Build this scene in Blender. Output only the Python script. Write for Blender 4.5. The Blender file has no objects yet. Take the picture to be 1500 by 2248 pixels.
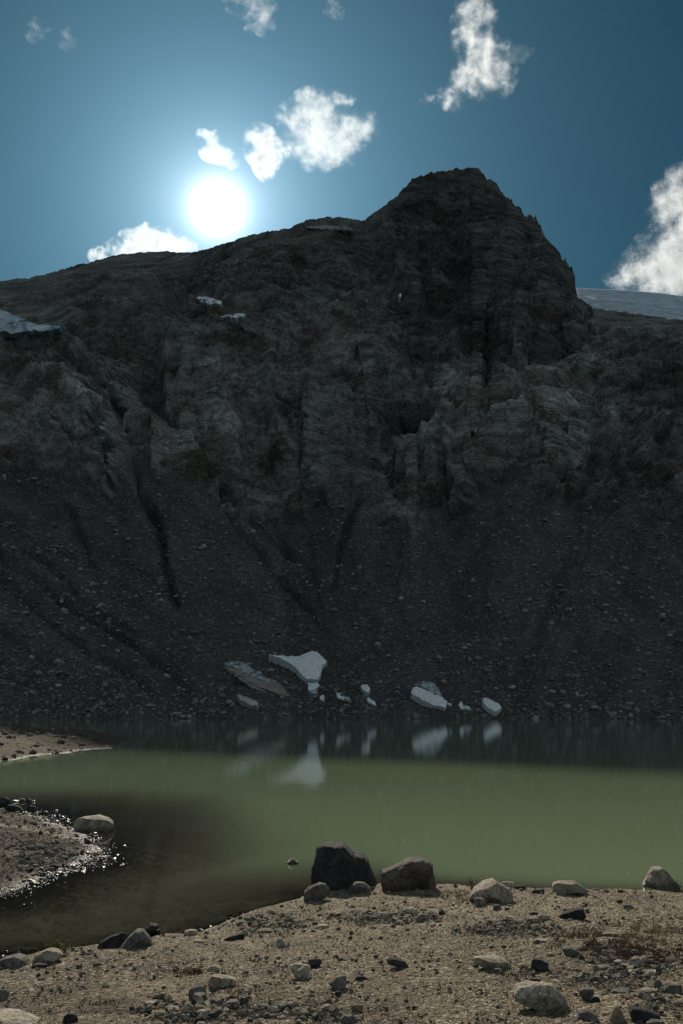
import bpy, math, random
import numpy as np
from mathutils import Vector
from mathutils.bvhtree import BVHTree

random.seed(7)
rng = np.random.default_rng(7)
SC = bpy.context.scene
COL = SC.collection
R = math.radians

# ---------------------------------------------------------------- camera, world, sun, exposure
F = 2187.5                      # focal length in photo pixels (35 mm on a 24 mm wide frame)
CAM = np.array([0.0, 0.0, 2.6])
PITCH = math.atan(436 / F)
CP, SP = math.cos(PITCH), math.sin(PITCH)
cd = bpy.data.cameras.new('camera'); cam = bpy.data.objects.new('camera', cd); COL.objects.link(cam)
cam.location = CAM; cam.rotation_euler = (math.pi / 2 + PITCH, 0, 0)
cd.lens = 35; cd.sensor_fit = 'HORIZONTAL'; cd.sensor_width = 24
cd.clip_start = 0.1; cd.clip_end = 30000
SC.camera = cam

SUN_PX = (478, 456)
_a, _b = (SUN_PX[0] - 750) / F, (1124 - SUN_PX[1]) / F
SUN_DIR = Vector((_a, CP - _b * SP, SP + _b * CP)).normalized()
SUN_EL = math.asin(SUN_DIR.z); SUN_AZ = math.atan2(SUN_DIR.x, SUN_DIR.y)

W = bpy.data.worlds.new("World"); SC.world = W; W.use_nodes = True
nt = W.node_tree; nt.nodes.clear()
wo = nt.nodes.new('ShaderNodeOutputWorld'); bg = nt.nodes.new('ShaderNodeBackground')
sky = nt.nodes.new('ShaderNodeTexSky'); sky.sky_type = 'NISHITA'; sky.sun_disc = False
sky.sun_elevation = SUN_EL; sky.sun_rotation = SUN_AZ
sky.altitude = 1200; sky.air_density = 1.0; sky.dust_density = 0.15; sky.ozone_density = 2.5
hs = nt.nodes.new('ShaderNodeHueSaturation'); hs.inputs['Saturation'].default_value = 0.8
hs.inputs['Hue'].default_value = 0.485; hs.inputs['Value'].default_value = 1.0
nt.links.new(sky.outputs[0], hs.inputs['Color'])
tint = nt.nodes.new('ShaderNodeMix'); tint.data_type = 'RGBA'; tint.blend_type = 'MULTIPLY'
tint.inputs[0].default_value = 1.0; tint.inputs[7].default_value = (0.075, 0.275, 0.33, 1)
nt.links.new(hs.outputs[0], tint.inputs[6])
bg.inputs['Strength'].default_value = 0.05
# the bright aureole round the sun (part of the sky itself)
tc = nt.nodes.new('ShaderNodeTexCoord')
dot = nt.nodes.new('ShaderNodeVectorMath'); dot.operation = 'DOT_PRODUCT'
dot.inputs[1].default_value = SUN_DIR
nrm = nt.nodes.new('ShaderNodeVectorMath'); nrm.operation = 'NORMALIZE'
nt.links.new(tc.outputs['Generated'], nrm.inputs[0]); nt.links.new(nrm.outputs[0], dot.inputs[0])
def wm(op, *v):
    n = nt.nodes.new('ShaderNodeMath'); n.operation = op
    for i, x in enumerate(v):
        if isinstance(x, (int, float)): n.inputs[i].default_value = x
        else: nt.links.new(x, n.inputs[i])
    return n.outputs[0]
ang = wm('MULTIPLY', wm('ARCCOSINE', wm('MINIMUM', dot.outputs['Value'], 1.0)), 57.29578)
def lobe(amp, width, power):
    return wm('MULTIPLY', wm('EXPONENT', wm('MULTIPLY', wm('POWER', wm('DIVIDE', ang, width), power), -1.0)), amp)
aur = wm('ADD', lobe(0.45, 3.2, 1.0), lobe(0.58, 9.5, 1.0))
core = nt.nodes.new('ShaderNodeBackground'); core.inputs['Color'].default_value = (1.0, 0.97, 0.92, 1)
nt.links.new(wm('ADD', lobe(13.0, 0.43, 1.0), lobe(0.75, 1.8, 1.0)), core.inputs['Strength'])
# unseen cloud-shaped glow added behind the viewer to brighten the shaded slope
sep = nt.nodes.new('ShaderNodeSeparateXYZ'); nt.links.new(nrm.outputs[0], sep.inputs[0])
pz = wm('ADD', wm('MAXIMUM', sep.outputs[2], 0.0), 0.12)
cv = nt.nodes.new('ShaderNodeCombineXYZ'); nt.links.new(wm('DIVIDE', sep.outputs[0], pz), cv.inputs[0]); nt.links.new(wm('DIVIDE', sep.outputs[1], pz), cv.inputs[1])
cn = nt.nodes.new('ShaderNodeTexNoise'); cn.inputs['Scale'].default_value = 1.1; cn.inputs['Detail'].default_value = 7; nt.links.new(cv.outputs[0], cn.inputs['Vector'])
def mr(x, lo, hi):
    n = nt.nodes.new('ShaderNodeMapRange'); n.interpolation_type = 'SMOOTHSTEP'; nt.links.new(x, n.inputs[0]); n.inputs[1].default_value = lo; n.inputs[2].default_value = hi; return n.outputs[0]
fill_mask = wm('MULTIPLY', wm('MULTIPLY', mr(cn.outputs['Fac'], 0.42, 0.60), mr(wm('MULTIPLY', sep.outputs[1], -1.0), -0.05, 0.35)), mr(sep.outputs[2], 0.0, 0.10))
fill_bg = nt.nodes.new('ShaderNodeBackground'); fill_bg.inputs['Color'].default_value = (0.88, 0.97, 1.0, 1)
nt.links.new(wm('MULTIPLY', fill_mask, 0.62), fill_bg.inputs['Strength'])
add1 = nt.nodes.new('ShaderNodeAddShader'); nt.links.new(core.outputs[0], add1.inputs[0]); nt.links.new(fill_bg.outputs[0], add1.inputs[1])
em = nt.nodes.new('ShaderNodeBackground'); em.inputs['Color'].default_value = (0.37, 0.74, 1.0, 1)
nt.links.new(aur, em.inputs['Strength'])
add = nt.nodes.new('ShaderNodeAddShader')
nt.links.new(tint.outputs[2], bg.inputs['Color'])
nt.links.new(bg.outputs[0], add.inputs[0]); nt.links.new(em.outputs[0], add.inputs[1])
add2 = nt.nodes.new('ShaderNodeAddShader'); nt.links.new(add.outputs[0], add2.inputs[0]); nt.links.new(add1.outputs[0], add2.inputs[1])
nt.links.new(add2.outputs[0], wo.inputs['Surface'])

sl = bpy.data.lights.new('sun', 'SUN'); sun = bpy.data.objects.new('sun', sl); COL.objects.link(sun)
sl.energy = 5.0; sl.angle = R(0.5); sl.color = (1.0, 0.91, 0.77)
sun.rotation_euler = (-SUN_DIR).to_track_quat('-Z', 'Y').to_euler()

SC.view_settings.view_transform = 'Standard'; SC.view_settings.look = 'None'
SC.view_settings.exposure = 0.0; SC.view_settings.gamma = 1.0
cy = SC.cycles
cy.use_denoising = True
cy.max_bounces = 6; cy.diffuse_bounces = 3; cy.glossy_bounces = 3; cy.transmission_bounces = 4
cy.transparent_max_bounces = 8; cy.volume_bounces = 2
cy.volume_step_rate = 0.12; cy.volume_max_steps = 512
cy.sample_clamp_indirect = 6.0
cy.caustics_reflective = False; cy.caustics_refractive = False

# ---------------------------------------------------------------- projection helpers
def raydir(px, py):
    a = (np.asarray(px, float) - 750) / F; b = (1124 - np.asarray(py, float)) / F
    return np.stack([a + 0 * b, CP - b * SP + 0 * a, SP + b * CP + 0 * a], -1)
def at_depth(px, py, Y):
    d = raydir(px, py); Y = np.asarray(Y, float)
    return CAM + d * (Y / d[..., 1])[..., None]
def at_height(px, py, z):
    d = raydir(px, py)
    return CAM + d * ((z - CAM[2]) / d[..., 2])[..., None]

# ---------------------------------------------------------------- numpy noise
_perm = rng.permutation(256); _perm = np.concatenate([_perm, _perm, _perm]).astype(np.int32)
_val = rng.uniform(-1, 1, 256).astype(np.float32)
def noise3(p):
    p = np.asarray(p, np.float32); pi = np.floor(p).astype(np.int32); f = p - pi
    u = f * f * f * (f * (f * 6 - 15) + 10); pi &= 255
    x, y, z = pi[..., 0], pi[..., 1], pi[..., 2]
    out = 0
    for dx in (0, 1):
        wx = u[..., 0] if dx else 1 - u[..., 0]; hx = _perm[(x + dx) & 255]
        for dy in (0, 1):
            wy = u[..., 1] if dy else 1 - u[..., 1]; hy = _perm[(hx + y + dy) & 255]
            for dz in (0, 1):
                wz = u[..., 2] if dz else 1 - u[..., 2]
                out = out + wx * wy * wz * _val[_perm[(hy + z + dz) & 255]]
    return out
def fbm(p, octaves=5, lac=2.03, gain=0.5, ridged=False):
    p = np.asarray(p, np.float32); a, s, t = 1.0, 0, 0
    for i in range(octaves):
        n = noise3(p + 17.3 * i)
        if ridged: n = 1 - 2 * np.abs(n)
        s = s + a * n; t += a; a *= gain; p = p * lac
    return s / t
def smooth(x, a, b):
    t = np.clip((x - a) / (b - a), 0, 1); return t * t * (3 - 2 * t)
def interp(x, pts):
    pts = sorted(pts); return np.interp(x, [p[0] for p in pts], [p[1] for p in pts])
def seg_dist(px, py, poly, closed=False):
    """distance from points to a polyline, and the parameter along it"""
    best = np.full(np.shape(px), 1e9, np.float32); par = np.zeros(np.shape(px), np.float32)
    n = len(poly); m = n if closed else n - 1
    for i in range(m):
        ax, ay = poly[i]; bx, by = poly[(i + 1) % n]
        dx, dy = bx - ax, by - ay; L = dx * dx + dy * dy + 1e-9
        t = np.clip(((px - ax) * dx + (py - ay) * dy) / L, 0, 1)
        d = np.hypot(px - ax - t * dx, py - ay - t * dy)
        k = d < best; best = np.where(k, d, best); par = np.where(k, (i + t) / m, par)
    return best, par
def inside(px, py, poly):
    r = np.zeros(np.shape(px), bool); n = len(poly)
    for i in range(n):
        ax, ay = poly[i]; bx, by = poly[(i + 1) % n]
        if ay == by: continue
        c = ((ay > py) != (by > py)) & (px < (bx - ax) * (py - ay) / (by - ay) + ax)
        r ^= c
    return r

# ---------------------------------------------------------------- mesh helpers
def mesh_np(name, V, Fc, smooth_shade=False):
    V = np.ascontiguousarray(V, np.float32).reshape(-1, 3); Fc = np.ascontiguousarray(Fc, np.int32)
    me = bpy.data.meshes.new(name); n, k = Fc.shape
    me.vertices.add(len(V)); me.vertices.foreach_set('co', V.ravel())
    me.loops.add(n * k); me.loops.foreach_set('vertex_index', Fc.ravel())
    me.polygons.add(n); me.polygons.foreach_set('loop_start', np.arange(0, n * k, k, dtype=np.int32))
    me.polygons.foreach_set('loop_total', np.full(n, k, np.int32))
    me.update(calc_edges=True); me.validate()
    me.polygons.foreach_set('use_smooth', np.full(len(me.polygons), smooth_shade, bool))
    return me
def attr(me, name, arr):
    a = me.attributes.new(name, 'FLOAT', 'POINT'); a.data.foreach_set('value', np.ascontiguousarray(arr, np.float32).ravel())
def link(name, me, mat=None, parent=None):
    o = bpy.data.objects.new(name, me); COL.objects.link(o)
    if mat: me.materials.append(mat)
    if parent: o.parent = parent
    return o
def tag(o, label=None, cat=None, group=None, kind=None):
    if label: o['label'] = label
    if cat: o['category'] = cat
    if group: o['group'] = group
    if kind: o['kind'] = kind
    return o
def grid_faces(r, c):
    i = np.arange(r * c).reshape(r, c)
    return np.stack([i[:-1, :-1], i[:-1, 1:], i[1:, 1:], i[1:, :-1]], -1).reshape(-1, 4)

# ---------------------------------------------------------------- material helpers
class NT:
    def __init__(s, name):
        s.m = bpy.data.materials.new(name); s.m.use_nodes = True; s.t = s.m.node_tree; s.t.nodes.clear()
        s.out = s.t.nodes.new('ShaderNodeOutputMaterial')
    def n(s, typ, **kw):
        x = s.t.nodes.new(typ)
        for k, v in kw.items():
            if k.startswith('_'): setattr(x, k[1:], v)
            else: s.put(x, k.replace('__', ' '), v)
        return x
    def put(s, node, key, v):
        inp = node.inputs[int(key[1:])] if key[0] == 'i' and key[1:].isdigit() else node.inputs[key]
        if isinstance(v, bpy.types.NodeSocket): s.t.links.new(v, inp)
        else: inp.default_value = v
    def math(s, op, *v, clamp=False):
        x = s.t.nodes.new('ShaderNodeMath'); x.operation = op; x.use_clamp = clamp
        for i, k in enumerate(v): s.put(x, 'i%d' % i, k)
        return x.outputs[0]
    def mix(s, f, a, b, blend='MIX'):
        x = s.t.nodes.new('ShaderNodeMix'); x.data_type = 'RGBA'; x.blend_type = blend
        s.put(x, 'i0', f); s.put(x, 'i6', a); s.put(x, 'i7', b); return x.outputs[2]
    def noise(s, vec, scale, detail=6, rough=0.6, dist=0.0):
        x = s.n('ShaderNodeTexNoise', Vector=vec, Scale=scale, Detail=detail, Roughness=rough, Distortion=dist); return x.outputs['Fac']
    def vor(s, vec, scale, feature='F1', out='Distance'):
        x = s.n('ShaderNodeTexVoronoi', _feature=feature, Vector=vec, Scale=scale); return x.outputs[out]
    def ramp(s, f, a, b, lo=0.0, hi=1.0):
        x = s.n('ShaderNodeMapRange', Value=f); x.inputs[1].default_value = a; x.inputs[2].default_value = b
        x.inputs[3].default_value = lo; x.inputs[4].default_value = hi; return x.outputs[0]
    def attr(s, name):
        return s.n('ShaderNodeAttribute', _attribute_name=name).outputs['Fac']
    def pos(s): return s.n('ShaderNodeNewGeometry').outputs['Position']
    def obj(s): return s.n('ShaderNodeTexCoord').outputs['Object']
    def scale(s, vec, v):
        x = s.n('ShaderNodeVectorMath', _operation='MULTIPLY'); s.put(x, 'i0', vec); x.inputs[1].default_value = v; return x.outputs[0]
    def bump(s, h, strength, dist, normal=None):
        x = s.n('ShaderNodeBump', Height=h, Strength=strength, Distance=dist)
        if normal: s.put(x, 'Normal', normal)
        return x.outputs[0]
    def principled(s, **kw):
        b = s.n('ShaderNodeBsdfPrincipled')
        for k, v in kw.items(): s.put(b, k.replace('__', ' '), v)
        s.t.links.new(b.outputs[0], s.out.inputs['Surface']); return b
def c3(r, g, b): return (r, g, b, 1)

def mountain_material():
    s = NT('mountain_rock'); p = s.pos()
    warp = s.n('ShaderNodeTexNoise', Vector=p, Scale=0.02, Detail=3).outputs['Color']
    wp = s.n('ShaderNodeVectorMath', _operation='MULTIPLY_ADD'); s.put(wp, 'i0', warp); wp.inputs[1].default_value = (30, 30, 30); s.put(wp, 'i2', p)
    w = wp.outputs[0]
    strata = s.noise(s.scale(w, (0.5, 0.5, 1.6)), 0.12, 8, 0.68)
    vert = s.noise(s.scale(w, (1.3, 1.0, 0.22)), 0.16, 8, 0.7)
    fine = s.noise(p, 0.9, 7, 0.72)
    n1 = s.noise(p, 0.035, 6, 0.6, 0.6)
    rock = s.mix(s.ramp(strata, 0.36, 0.66), c3(0.10, 0.098, 0.094), c3(0.36, 0.345, 0.32))
    rock = s.mix(s.ramp(vert, 0.52, 0.70), rock, c3(0.05, 0.05, 0.048))
    moss = s.ramp(s.math('ADD', n1, s.math('MULTIPLY', fine, 0.35)), 0.66, 0.80)
    rock = s.mix(moss, rock, c3(0.06, 0.062, 0.04))
    cr = s.vor(s.scale(w, (1.0, 1.0, 2.6)), 0.13, 'DISTANCE_TO_EDGE'); crack = s.ramp(cr, 0.0, 0.05, 0.7, 1.0)
    rock = s.mix(1.0, rock, s.n('ShaderNodeCombineColor', Red=crack, Green=crack, Blue=crack).outputs[0], 'MULTIPLY')
    tal = s.mix(s.ramp(s.noise(p, 0.05, 5, 0.6), 0.35, 0.65), c3(0.07, 0.068, 0.065), c3(0.12, 0.117, 0.11))
    sp = s.vor(p, 0.9, 'F1', 'Color'); spv = s.n('ShaderNodeSeparateColor', Color=sp).outputs[0]
    tal = s.mix(s.ramp(spv, 0.80, 0.99, 0, 0.8), tal, c3(0.30, 0.29, 0.27))
    tal = s.mix(s.ramp(fine, 0.45, 0.62, 0, 0.7), tal, c3(0.045, 0.045, 0.044))
    jn = s.noise(s.scale(w, (0.9, 0.9, 2.4)), 0.55, 8, 0.78)
    rock = s.mix(s.ramp(jn, 0.53, 0.60, 0, 0.75), rock, c3(0.03, 0.03, 0.03))
    rock = s.mix(s.ramp(jn, 0.44, 0.38, 0, 0.55), rock, c3(0.42, 0.40, 0.37))
    rock = s.mix(s.ramp(s.noise(p, 0.012, 4, 0.6), 0.45, 0.62, 0, 0.45), rock, c3(0.115, 0.088, 0.070))
    ta = s.attr('talus')
    col = s.mix(ta, rock, tal)
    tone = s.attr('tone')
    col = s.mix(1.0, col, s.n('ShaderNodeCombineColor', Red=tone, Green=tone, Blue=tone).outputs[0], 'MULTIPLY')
    h = s.math('ADD', s.math('MULTIPLY', strata, 1.2), s.math('ADD', s.math('MULTIPLY', vert, 0.9), s.math('MULTIPLY', fine, 0.7)))
    b = s.bump(h, 0.9, 3.0)
    s.principled(Base__Color=col, Roughness=0.9, Normal=b); s.m.node_tree.nodes[-1]
    return s.m

def ground_material():
    s = NT('gravelly_sand'); p = s.pos()
    big = s.noise(p, 0.45, 5, 0.6); mid = s.noise(p, 4.0, 6, 0.65); fine = s.noise(p, 60.0, 4, 0.7)
    v1 = s.n('ShaderNodeTexVoronoi', Vector=p, Scale=38.0); v2 = s.n('ShaderNodeTexVoronoi', Vector=p, Scale=85.0)
    col = s.mix(s.ramp(big, 0.35, 0.68), c3(0.175, 0.134, 0.082), c3(0.48, 0.385, 0.245))
    col = s.mix(s.ramp(mid, 0.50, 0.68, 0, 0.65), col, c3(0.115, 0.092, 0.065))
    g1 = s.n('ShaderNodeSeparateColor', Color=v1.outputs['Color']).outputs[0]
    g2 = s.n('ShaderNodeSeparateColor', Color=v2.outputs['Color']).outputs[1]
    col = s.mix(s.ramp(g1, 0.70, 0.80, 0, 0.85), col, c3(0.56, 0.50, 0.39))
    col = s.mix(s.ramp(g2, 0.66, 0.74, 0, 0.9), col, c3(0.05, 0.044, 0.036))
    col = s.mix(s.ramp(g1, 0.22, 0.10, 0, 0.8), col, c3(0.09, 0.085, 0.08))
    z = s.n('ShaderNodeSeparateXYZ', Vector=p).outputs[2]
    zz = s.math('ADD', z, s.math('MULTIPLY', s.math('SUBTRACT', mid, 0.5), 0.10))
    wet = s.ramp(zz, 0.050, 0.015)
    silt = s.attr('silt')
    damp = s.attr('damp')
    col = s.mix(s.math('MULTIPLY', damp, s.ramp(mid, 0.62, 0.42, 0.45, 0.92)), col, c3(0.075, 0.062, 0.045))
    col = s.mix(silt, col, c3(0.36, 0.31, 0.225))
    col = s.mix(s.math('MULTIPLY', wet, 0.6), col, c3(0.045, 0.036, 0.028))
    col = s.mix(s.ramp(z, -0.01, -0.06, 0, 0.30), col, c3(0.03, 0.024, 0.016))
    rough = s.math('SUBTRACT', 0.92, s.math('MULTIPLY', wet, 0.22))
    h = s.math('ADD', s.math('MULTIPLY', v1.outputs['Distance'], -1.0), s.math('ADD', s.math('MULTIPLY', v2.outputs['Distance'], -0.5), s.math('MULTIPLY', fine, 0.5)))
    b = s.bump(h, 1.0, 0.035)
    s.principled(Base__Color=col, Roughness=rough, Normal=b, Specular__IOR__Level=s.math('ADD', s.math('MULTIPLY', wet, 0.4), 0.08))
    return s.m

def stone_material(name, a, b, dark, wet=False, speck=1.0):
    s = NT(name); p = s.obj(); info = s.n('ShaderNodeObjectInfo')
    off = s.n('ShaderNodeVectorMath', _operation='ADD'); s.put(off, 'i0', s.pos()); off.inputs[1].default_value = (3, 5, 7); p = off.outputs[0]
    n1 = s.noise(p, 5.0, 7, 0.68, 0.4); n2 = s.noise(p, 24.0, 5, 0.7); v = s.vor(p, 120.0, 'F1', 'Color')
    sv = s.n('ShaderNodeSeparateColor', Color=v).outputs[0]
    col = s.mix(s.ramp(n1, 0.38, 0.60), c3(*[x * .72 for x in a]), c3(*b))
    col = s.mix(s.ramp(n2, 0.50, 0.62, 0, 0.85), col, c3(*dark))
    col = s.mix(s.ramp(sv, 0.72, 0.95, 0, 0.55 * speck), col, c3(*dark))
    val = s.n('ShaderNodeAttribute', _attribute_name='tone').outputs['Fac']
    h = s.math('ADD', n1, s.math('MULTIPLY', n2, 0.45))
    n3 = s.noise(p, 70.0, 3, 0.7)
    nb = s.bump(s.math('ADD', h, s.math('MULTIPLY', n3, 0.25)), 1.0, 0.09)
    if wet:
        z = s.n('ShaderNodeSeparateXYZ', Vector=s.pos()).outputs[2]
        wt = s.ramp(z, 0.10, 0.03); col = s.mix(s.math('MULTIPLY', wt, 0.6), col, c3(0.03, 0.028, 0.025))
        s.principled(Base__Color=col, Roughness=s.math('SUBTRACT', 0.88, s.math('MULTIPLY', wt, 0.55)), Normal=nb, Specular__IOR__Level=s.math('ADD', s.math('MULTIPLY', wt, 0.35), 0.12))
    else:
        s.principled(Base__Color=col, Roughness=0.9, Normal=nb)
    return s.m

def pebble_material():
    s = NT('mixed_pebbles'); t = s.attr('tone'); p = s.pos()
    n = s.noise(p, 30, 4, 0.65)
    col = s.n('ShaderNodeValToRGB', Fac=t); r = col.color_ramp
    r.elements[0].position = 0; r.elements[0].color = c3(0.06, 0.057, 0.053)
    r.elements[1].position = 1; r.elements[1].color = c3(0.50, 0.46, 0.39)
    for q, c in ((0.35, (0.14, 0.125, 0.10)), (0.6, (0.24, 0.215, 0.165)), (0.8, (0.33, 0.29, 0.22))):
        e = r.elements.new(q); e.color = c3(*c)
    cc = s.mix(s.ramp(n, 0.45, 0.65, 0, 0.4), col.outputs[0], c3(0.09, 0.08, 0.07))
    z = s.n('ShaderNodeSeparateXYZ', Vector=p).outputs[2]; wt = s.ramp(z, 0.09, 0.03)
    cc = s.mix(s.math('MULTIPLY', wt, 0.6), cc, c3(0.035, 0.03, 0.025))
    s.principled(Base__Color=cc, Roughness=s.math('SUBTRACT', 0.88, s.math('MULTIPLY', wt, 0.45)), Normal=s.bump(n, 0.5, 0.01), Specular__IOR__Level=s.math('ADD', s.math('MULTIPLY', wt, 0.35), 0.1))
    return s.m

def scree_material():
    s = NT('scree_stone'); t = s.attr('tone')
    col = s.mix(t, c3(0.055, 0.053, 0.05), c3(0.36, 0.345, 0.33))
    col = s.mix(s.ramp(s.noise(s.pos(), 1.5, 4), 0.4, 0.7, 0, 0.4), col, c3(0.06, 0.058, 0.055))
    s.principled(Base__Color=col, Roughness=0.95); return s.m

def snow_material(name, base, dirt, amt, streak=0.0, sc=1.0):
    s = NT(name); p = s.pos()
    n = s.noise(p, 0.5 * sc, 8, 0.7); f = s.noise(p, 2.5 * sc, 6, 0.75)
    st = s.noise(s.scale(p, (0.5, 0.4, 3.0)), 0.6 * sc, 6, 0.65, 0.8)
    col = s.mix(s.ramp(s.math('ADD', n, s.math('MULTIPLY', f, 0.4)), 0.62, 0.86, 0, amt), c3(*base), c3(*dirt))
    col = s.mix(s.ramp(st, 0.50, 0.60, 0, streak), col, c3(*dirt))
    s.principled(Base__Color=col, Roughness=0.7, Normal=s.bump(s.math('ADD', n, f), 0.7, 0.6 / sc)); return s.m

def water_material():
    s = NT('silty_lake_water'); p = s.pos()
    turb = s.attr('turbidity')
    n = s.noise(p, 0.03, 3, 0.5)
    col = s.mix(s.ramp(n, 0.35, 0.65), c3(0.160, 0.218, 0.132), c3(0.210, 0.268, 0.145))
    col = s.mix(s.ramp(turb, 0.40, 0.95, 1, 0), col, c3(0.150, 0.150, 0.098))
    w1 = s.noise(s.scale(p, (0.5, 1.0, 1.0)), 1.6, 4, 0.55, 0.3); w2 = s.noise(s.scale(p, (0.3, 1, 1)), 0.25, 3, 0.5)
    b = s.bump(s.math('ADD', w1, s.math('MULTIPLY', w2, 1.5)), 0.18, 0.010)
    body = s.n('ShaderNodeBsdfDiffuse', Color=col)
    clear = s.n('ShaderNodeBsdfTransparent', Color=c3(0.86, 0.80, 0.66))
    mx = s.n('ShaderNodeMixShader', Fac=turb, i1=clear.outputs[0], i2=body.outputs[0])
    gl = s.n('ShaderNodeBsdfGlossy', _distribution='BECKMANN', Color=c3(1, 1, 1), Roughness=0.05, Normal=b)
    fr = s.n('ShaderNodeFresnel', IOR=1.33, Normal=b)
    m2 = s.n('ShaderNodeMixShader', Fac=fr.outputs[0], i1=mx.outputs[0], i2=gl.outputs[0])
    s.t.links.new(m2.outputs[0], s.out.inputs['Surface']); return s.m

def flat_material(name, a, b, sc=20, rough=0.85, trans=0.0):
    s = NT(name); col = s.mix(s.ramp(s.noise(s.pos(), sc, 4), 0.35, 0.65), c3(*a), c3(*b))
    s.principled(Base__Color=col, Roughness=rough); return s.m

M_MOUNT = mountain_material(); M_GROUND = ground_material(); M_WATER = water_material()
M_PALE = stone_material('pale_granite', (0.46, 0.40, 0.31), (0.66, 0.58, 0.46), (0.18, 0.15, 0.115), True)
M_GREY = stone_material('grey_granite', (0.21, 0.20, 0.18), (0.31, 0.29, 0.26), (0.08, 0.078, 0.07), True)
M_DARK = stone_material('dark_rock', (0.055, 0.055, 0.058), (0.10, 0.098, 0.095), (0.03, 0.03, 0.032), True, 0.5)
M_TAN = stone_material('tan_rock', (0.27, 0.22, 0.15), (0.42, 0.35, 0.25), (0.13, 0.10, 0.07), True)
M_BROWN = stone_material('brown_rock', (0.15, 0.13, 0.11), (0.23, 0.20, 0.165), (0.07, 0.06, 0.05), True)
MATS = dict(pale=M_PALE, grey=M_GREY, dark=M_DARK, tan=M_TAN, brown=M_BROWN)
M_PEB = pebble_material(); M_SCREE = scree_material()

# ================================================================ MOUNTAIN
SKYLINE = [(-1900, 800), (-900, 720), (-300, 652), (0, 619), (30, 616), (60, 612), (105, 602), (150, 590), (190, 579), (230, 568), (270, 559), (300, 556), (360, 553),
           (420, 557), (450, 550), (490, 538), (530, 525), (560, 515), (600, 507), (638, 501), (655, 491), (675, 484), (720, 479), (760, 481), (800, 488),
           (806, 480), (825, 468), (850, 450), (868, 438), (885, 420), (896, 408), (906, 394), (930, 386), (950, 380), (985, 375), (1020, 377), (1046, 375),
           (1056, 387), (1064, 398), (1076, 399), (1088, 407), (1096, 426), (1108, 434), (1118, 447), (1135, 462), (1150, 470), (1163, 480), (1180, 498), (1187, 510),
           (1189, 530), (1204, 551), (1216, 556), (1232, 575), (1246, 594), (1256, 612), (1262, 634), (1267, 655), (1272, 674), (1300, 677), (1340, 684), (1400, 690), (1440, 697), (1500, 708),
           (1700, 730), (2200, 760), (3400, 860)]
BENCH = [(-1900, 880), (-300, 770), (0, 732), (60, 730), (140, 722), (300, 712), (430, 702), (540, 697), (640, 708), (740, 745), (820, 800), (900, 870), (1000, 915), (1100, 890),
         (1200, 850), (1290, 800), (1400, 760), (1500, 745), (1800, 780), (3400, 930)]
TALUS = [(-1900, 1200), (0, 1010), (60, 1050), (150, 1085), (250, 1090), (300, 1040), (325, 1060), (400, 1050), (440, 1075), (520, 1130), (600, 1150), (680, 1130), (740, 1060), (790, 1090), (850, 1175), (930, 1165), (1000, 1130), (1070, 1060), (1130, 1050), (1200, 1095), (1300, 1110), (1420, 1150), (1500, 1140), (1800, 1180), (3400, 1260)]
YSKY = [(-1900, 640), (0, 960), (358, 1010), (412, 950), (478, 800), (520, 745), (620, 710), (700, 730), (790, 760), (860, 790), (1000, 830), (1150, 815), (1262, 790), (1275, 730), (1500, 700), (3400, 620)]
YBEN = [(-1900, 560), (0, 600), (640, 605), (800, 590), (900, 560), (1000, 545), (1200, 560), (1300, 590), (1500, 600), (3400, 560)]
YTAL = [(-1900, 440), (0, 466), (700, 470), (1060, 480), (1500, 465), (3400, 440)]
YW = [(-1900, 290), (-300, 318), (0, 326), (400, 330), (800, 334), (1200, 330), (1500, 322), (3400, 270)]
WATER_Y = 1578.0
cols = np.concatenate([np.linspace(-1900, -120, 90, endpoint=False), np.linspace(-120, 1620, 1050, endpoint=False), np.linspace(1620, 3400, 90)])
NR = 820
tt = np.linspace(0, 1, NR)
PXc = cols
ysk, ybn, ytl = interp(PXc, SKYLINE), interp(PXc, BENCH), interp(PXc, TALUS)
ybn = np.maximum(ybn, ysk + 25)
Ysk, Ybn, Ytl, Yw = interp(PXc, YSKY), interp(PXc, YBEN), interp(PXc, YTAL), interp(PXc, YW)
pyG = WATER_Y + (ysk - WATER_Y)[None, :] * tt[:, None]
pxG = np.broadcast_to(PXc, pyG.shape)
YG = np.zeros_like(pyG)
for j in range(len(PXc)):
    ks = [WATER_Y, ytl[j], ybn[j], ybn[j] - 12, ysk[j]]
    vs = [Yw[j], Ytl[j], Ybn[j], Ybn[j] + 14, Ysk[j]]
    YG[:, j] = np.interp(-pyG[:, j], -np.array(ks), vs)
# soften the breaks along a column and from column to column
def blur(A, n, ax):
    k = np.hanning(2 * n + 3)[1:-1]; k /= k.sum()
    P = np.pad(A, [(n, n) if a == ax else (0, 0) for a in (0, 1)], mode='edge')
    return sum(k[i] * np.take(P, np.arange(i, i + A.shape[ax]), axis=ax) for i in range(2 * n + 1))
Yb = blur(blur(YG, 9, 0), 14, 1)
edge = np.minimum(smooth(tt, 0, 0.03), 1)[:, None]
YG = YG * (1 - edge) + Yb * edge
P = at_depth(pxG, pyG, YG)
talus = smooth(pyG - ytl[None, :] + 60 * fbm(P * 0.028, 5, gain=0.6), -12, 16)
cliff = 1 - talus
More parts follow.
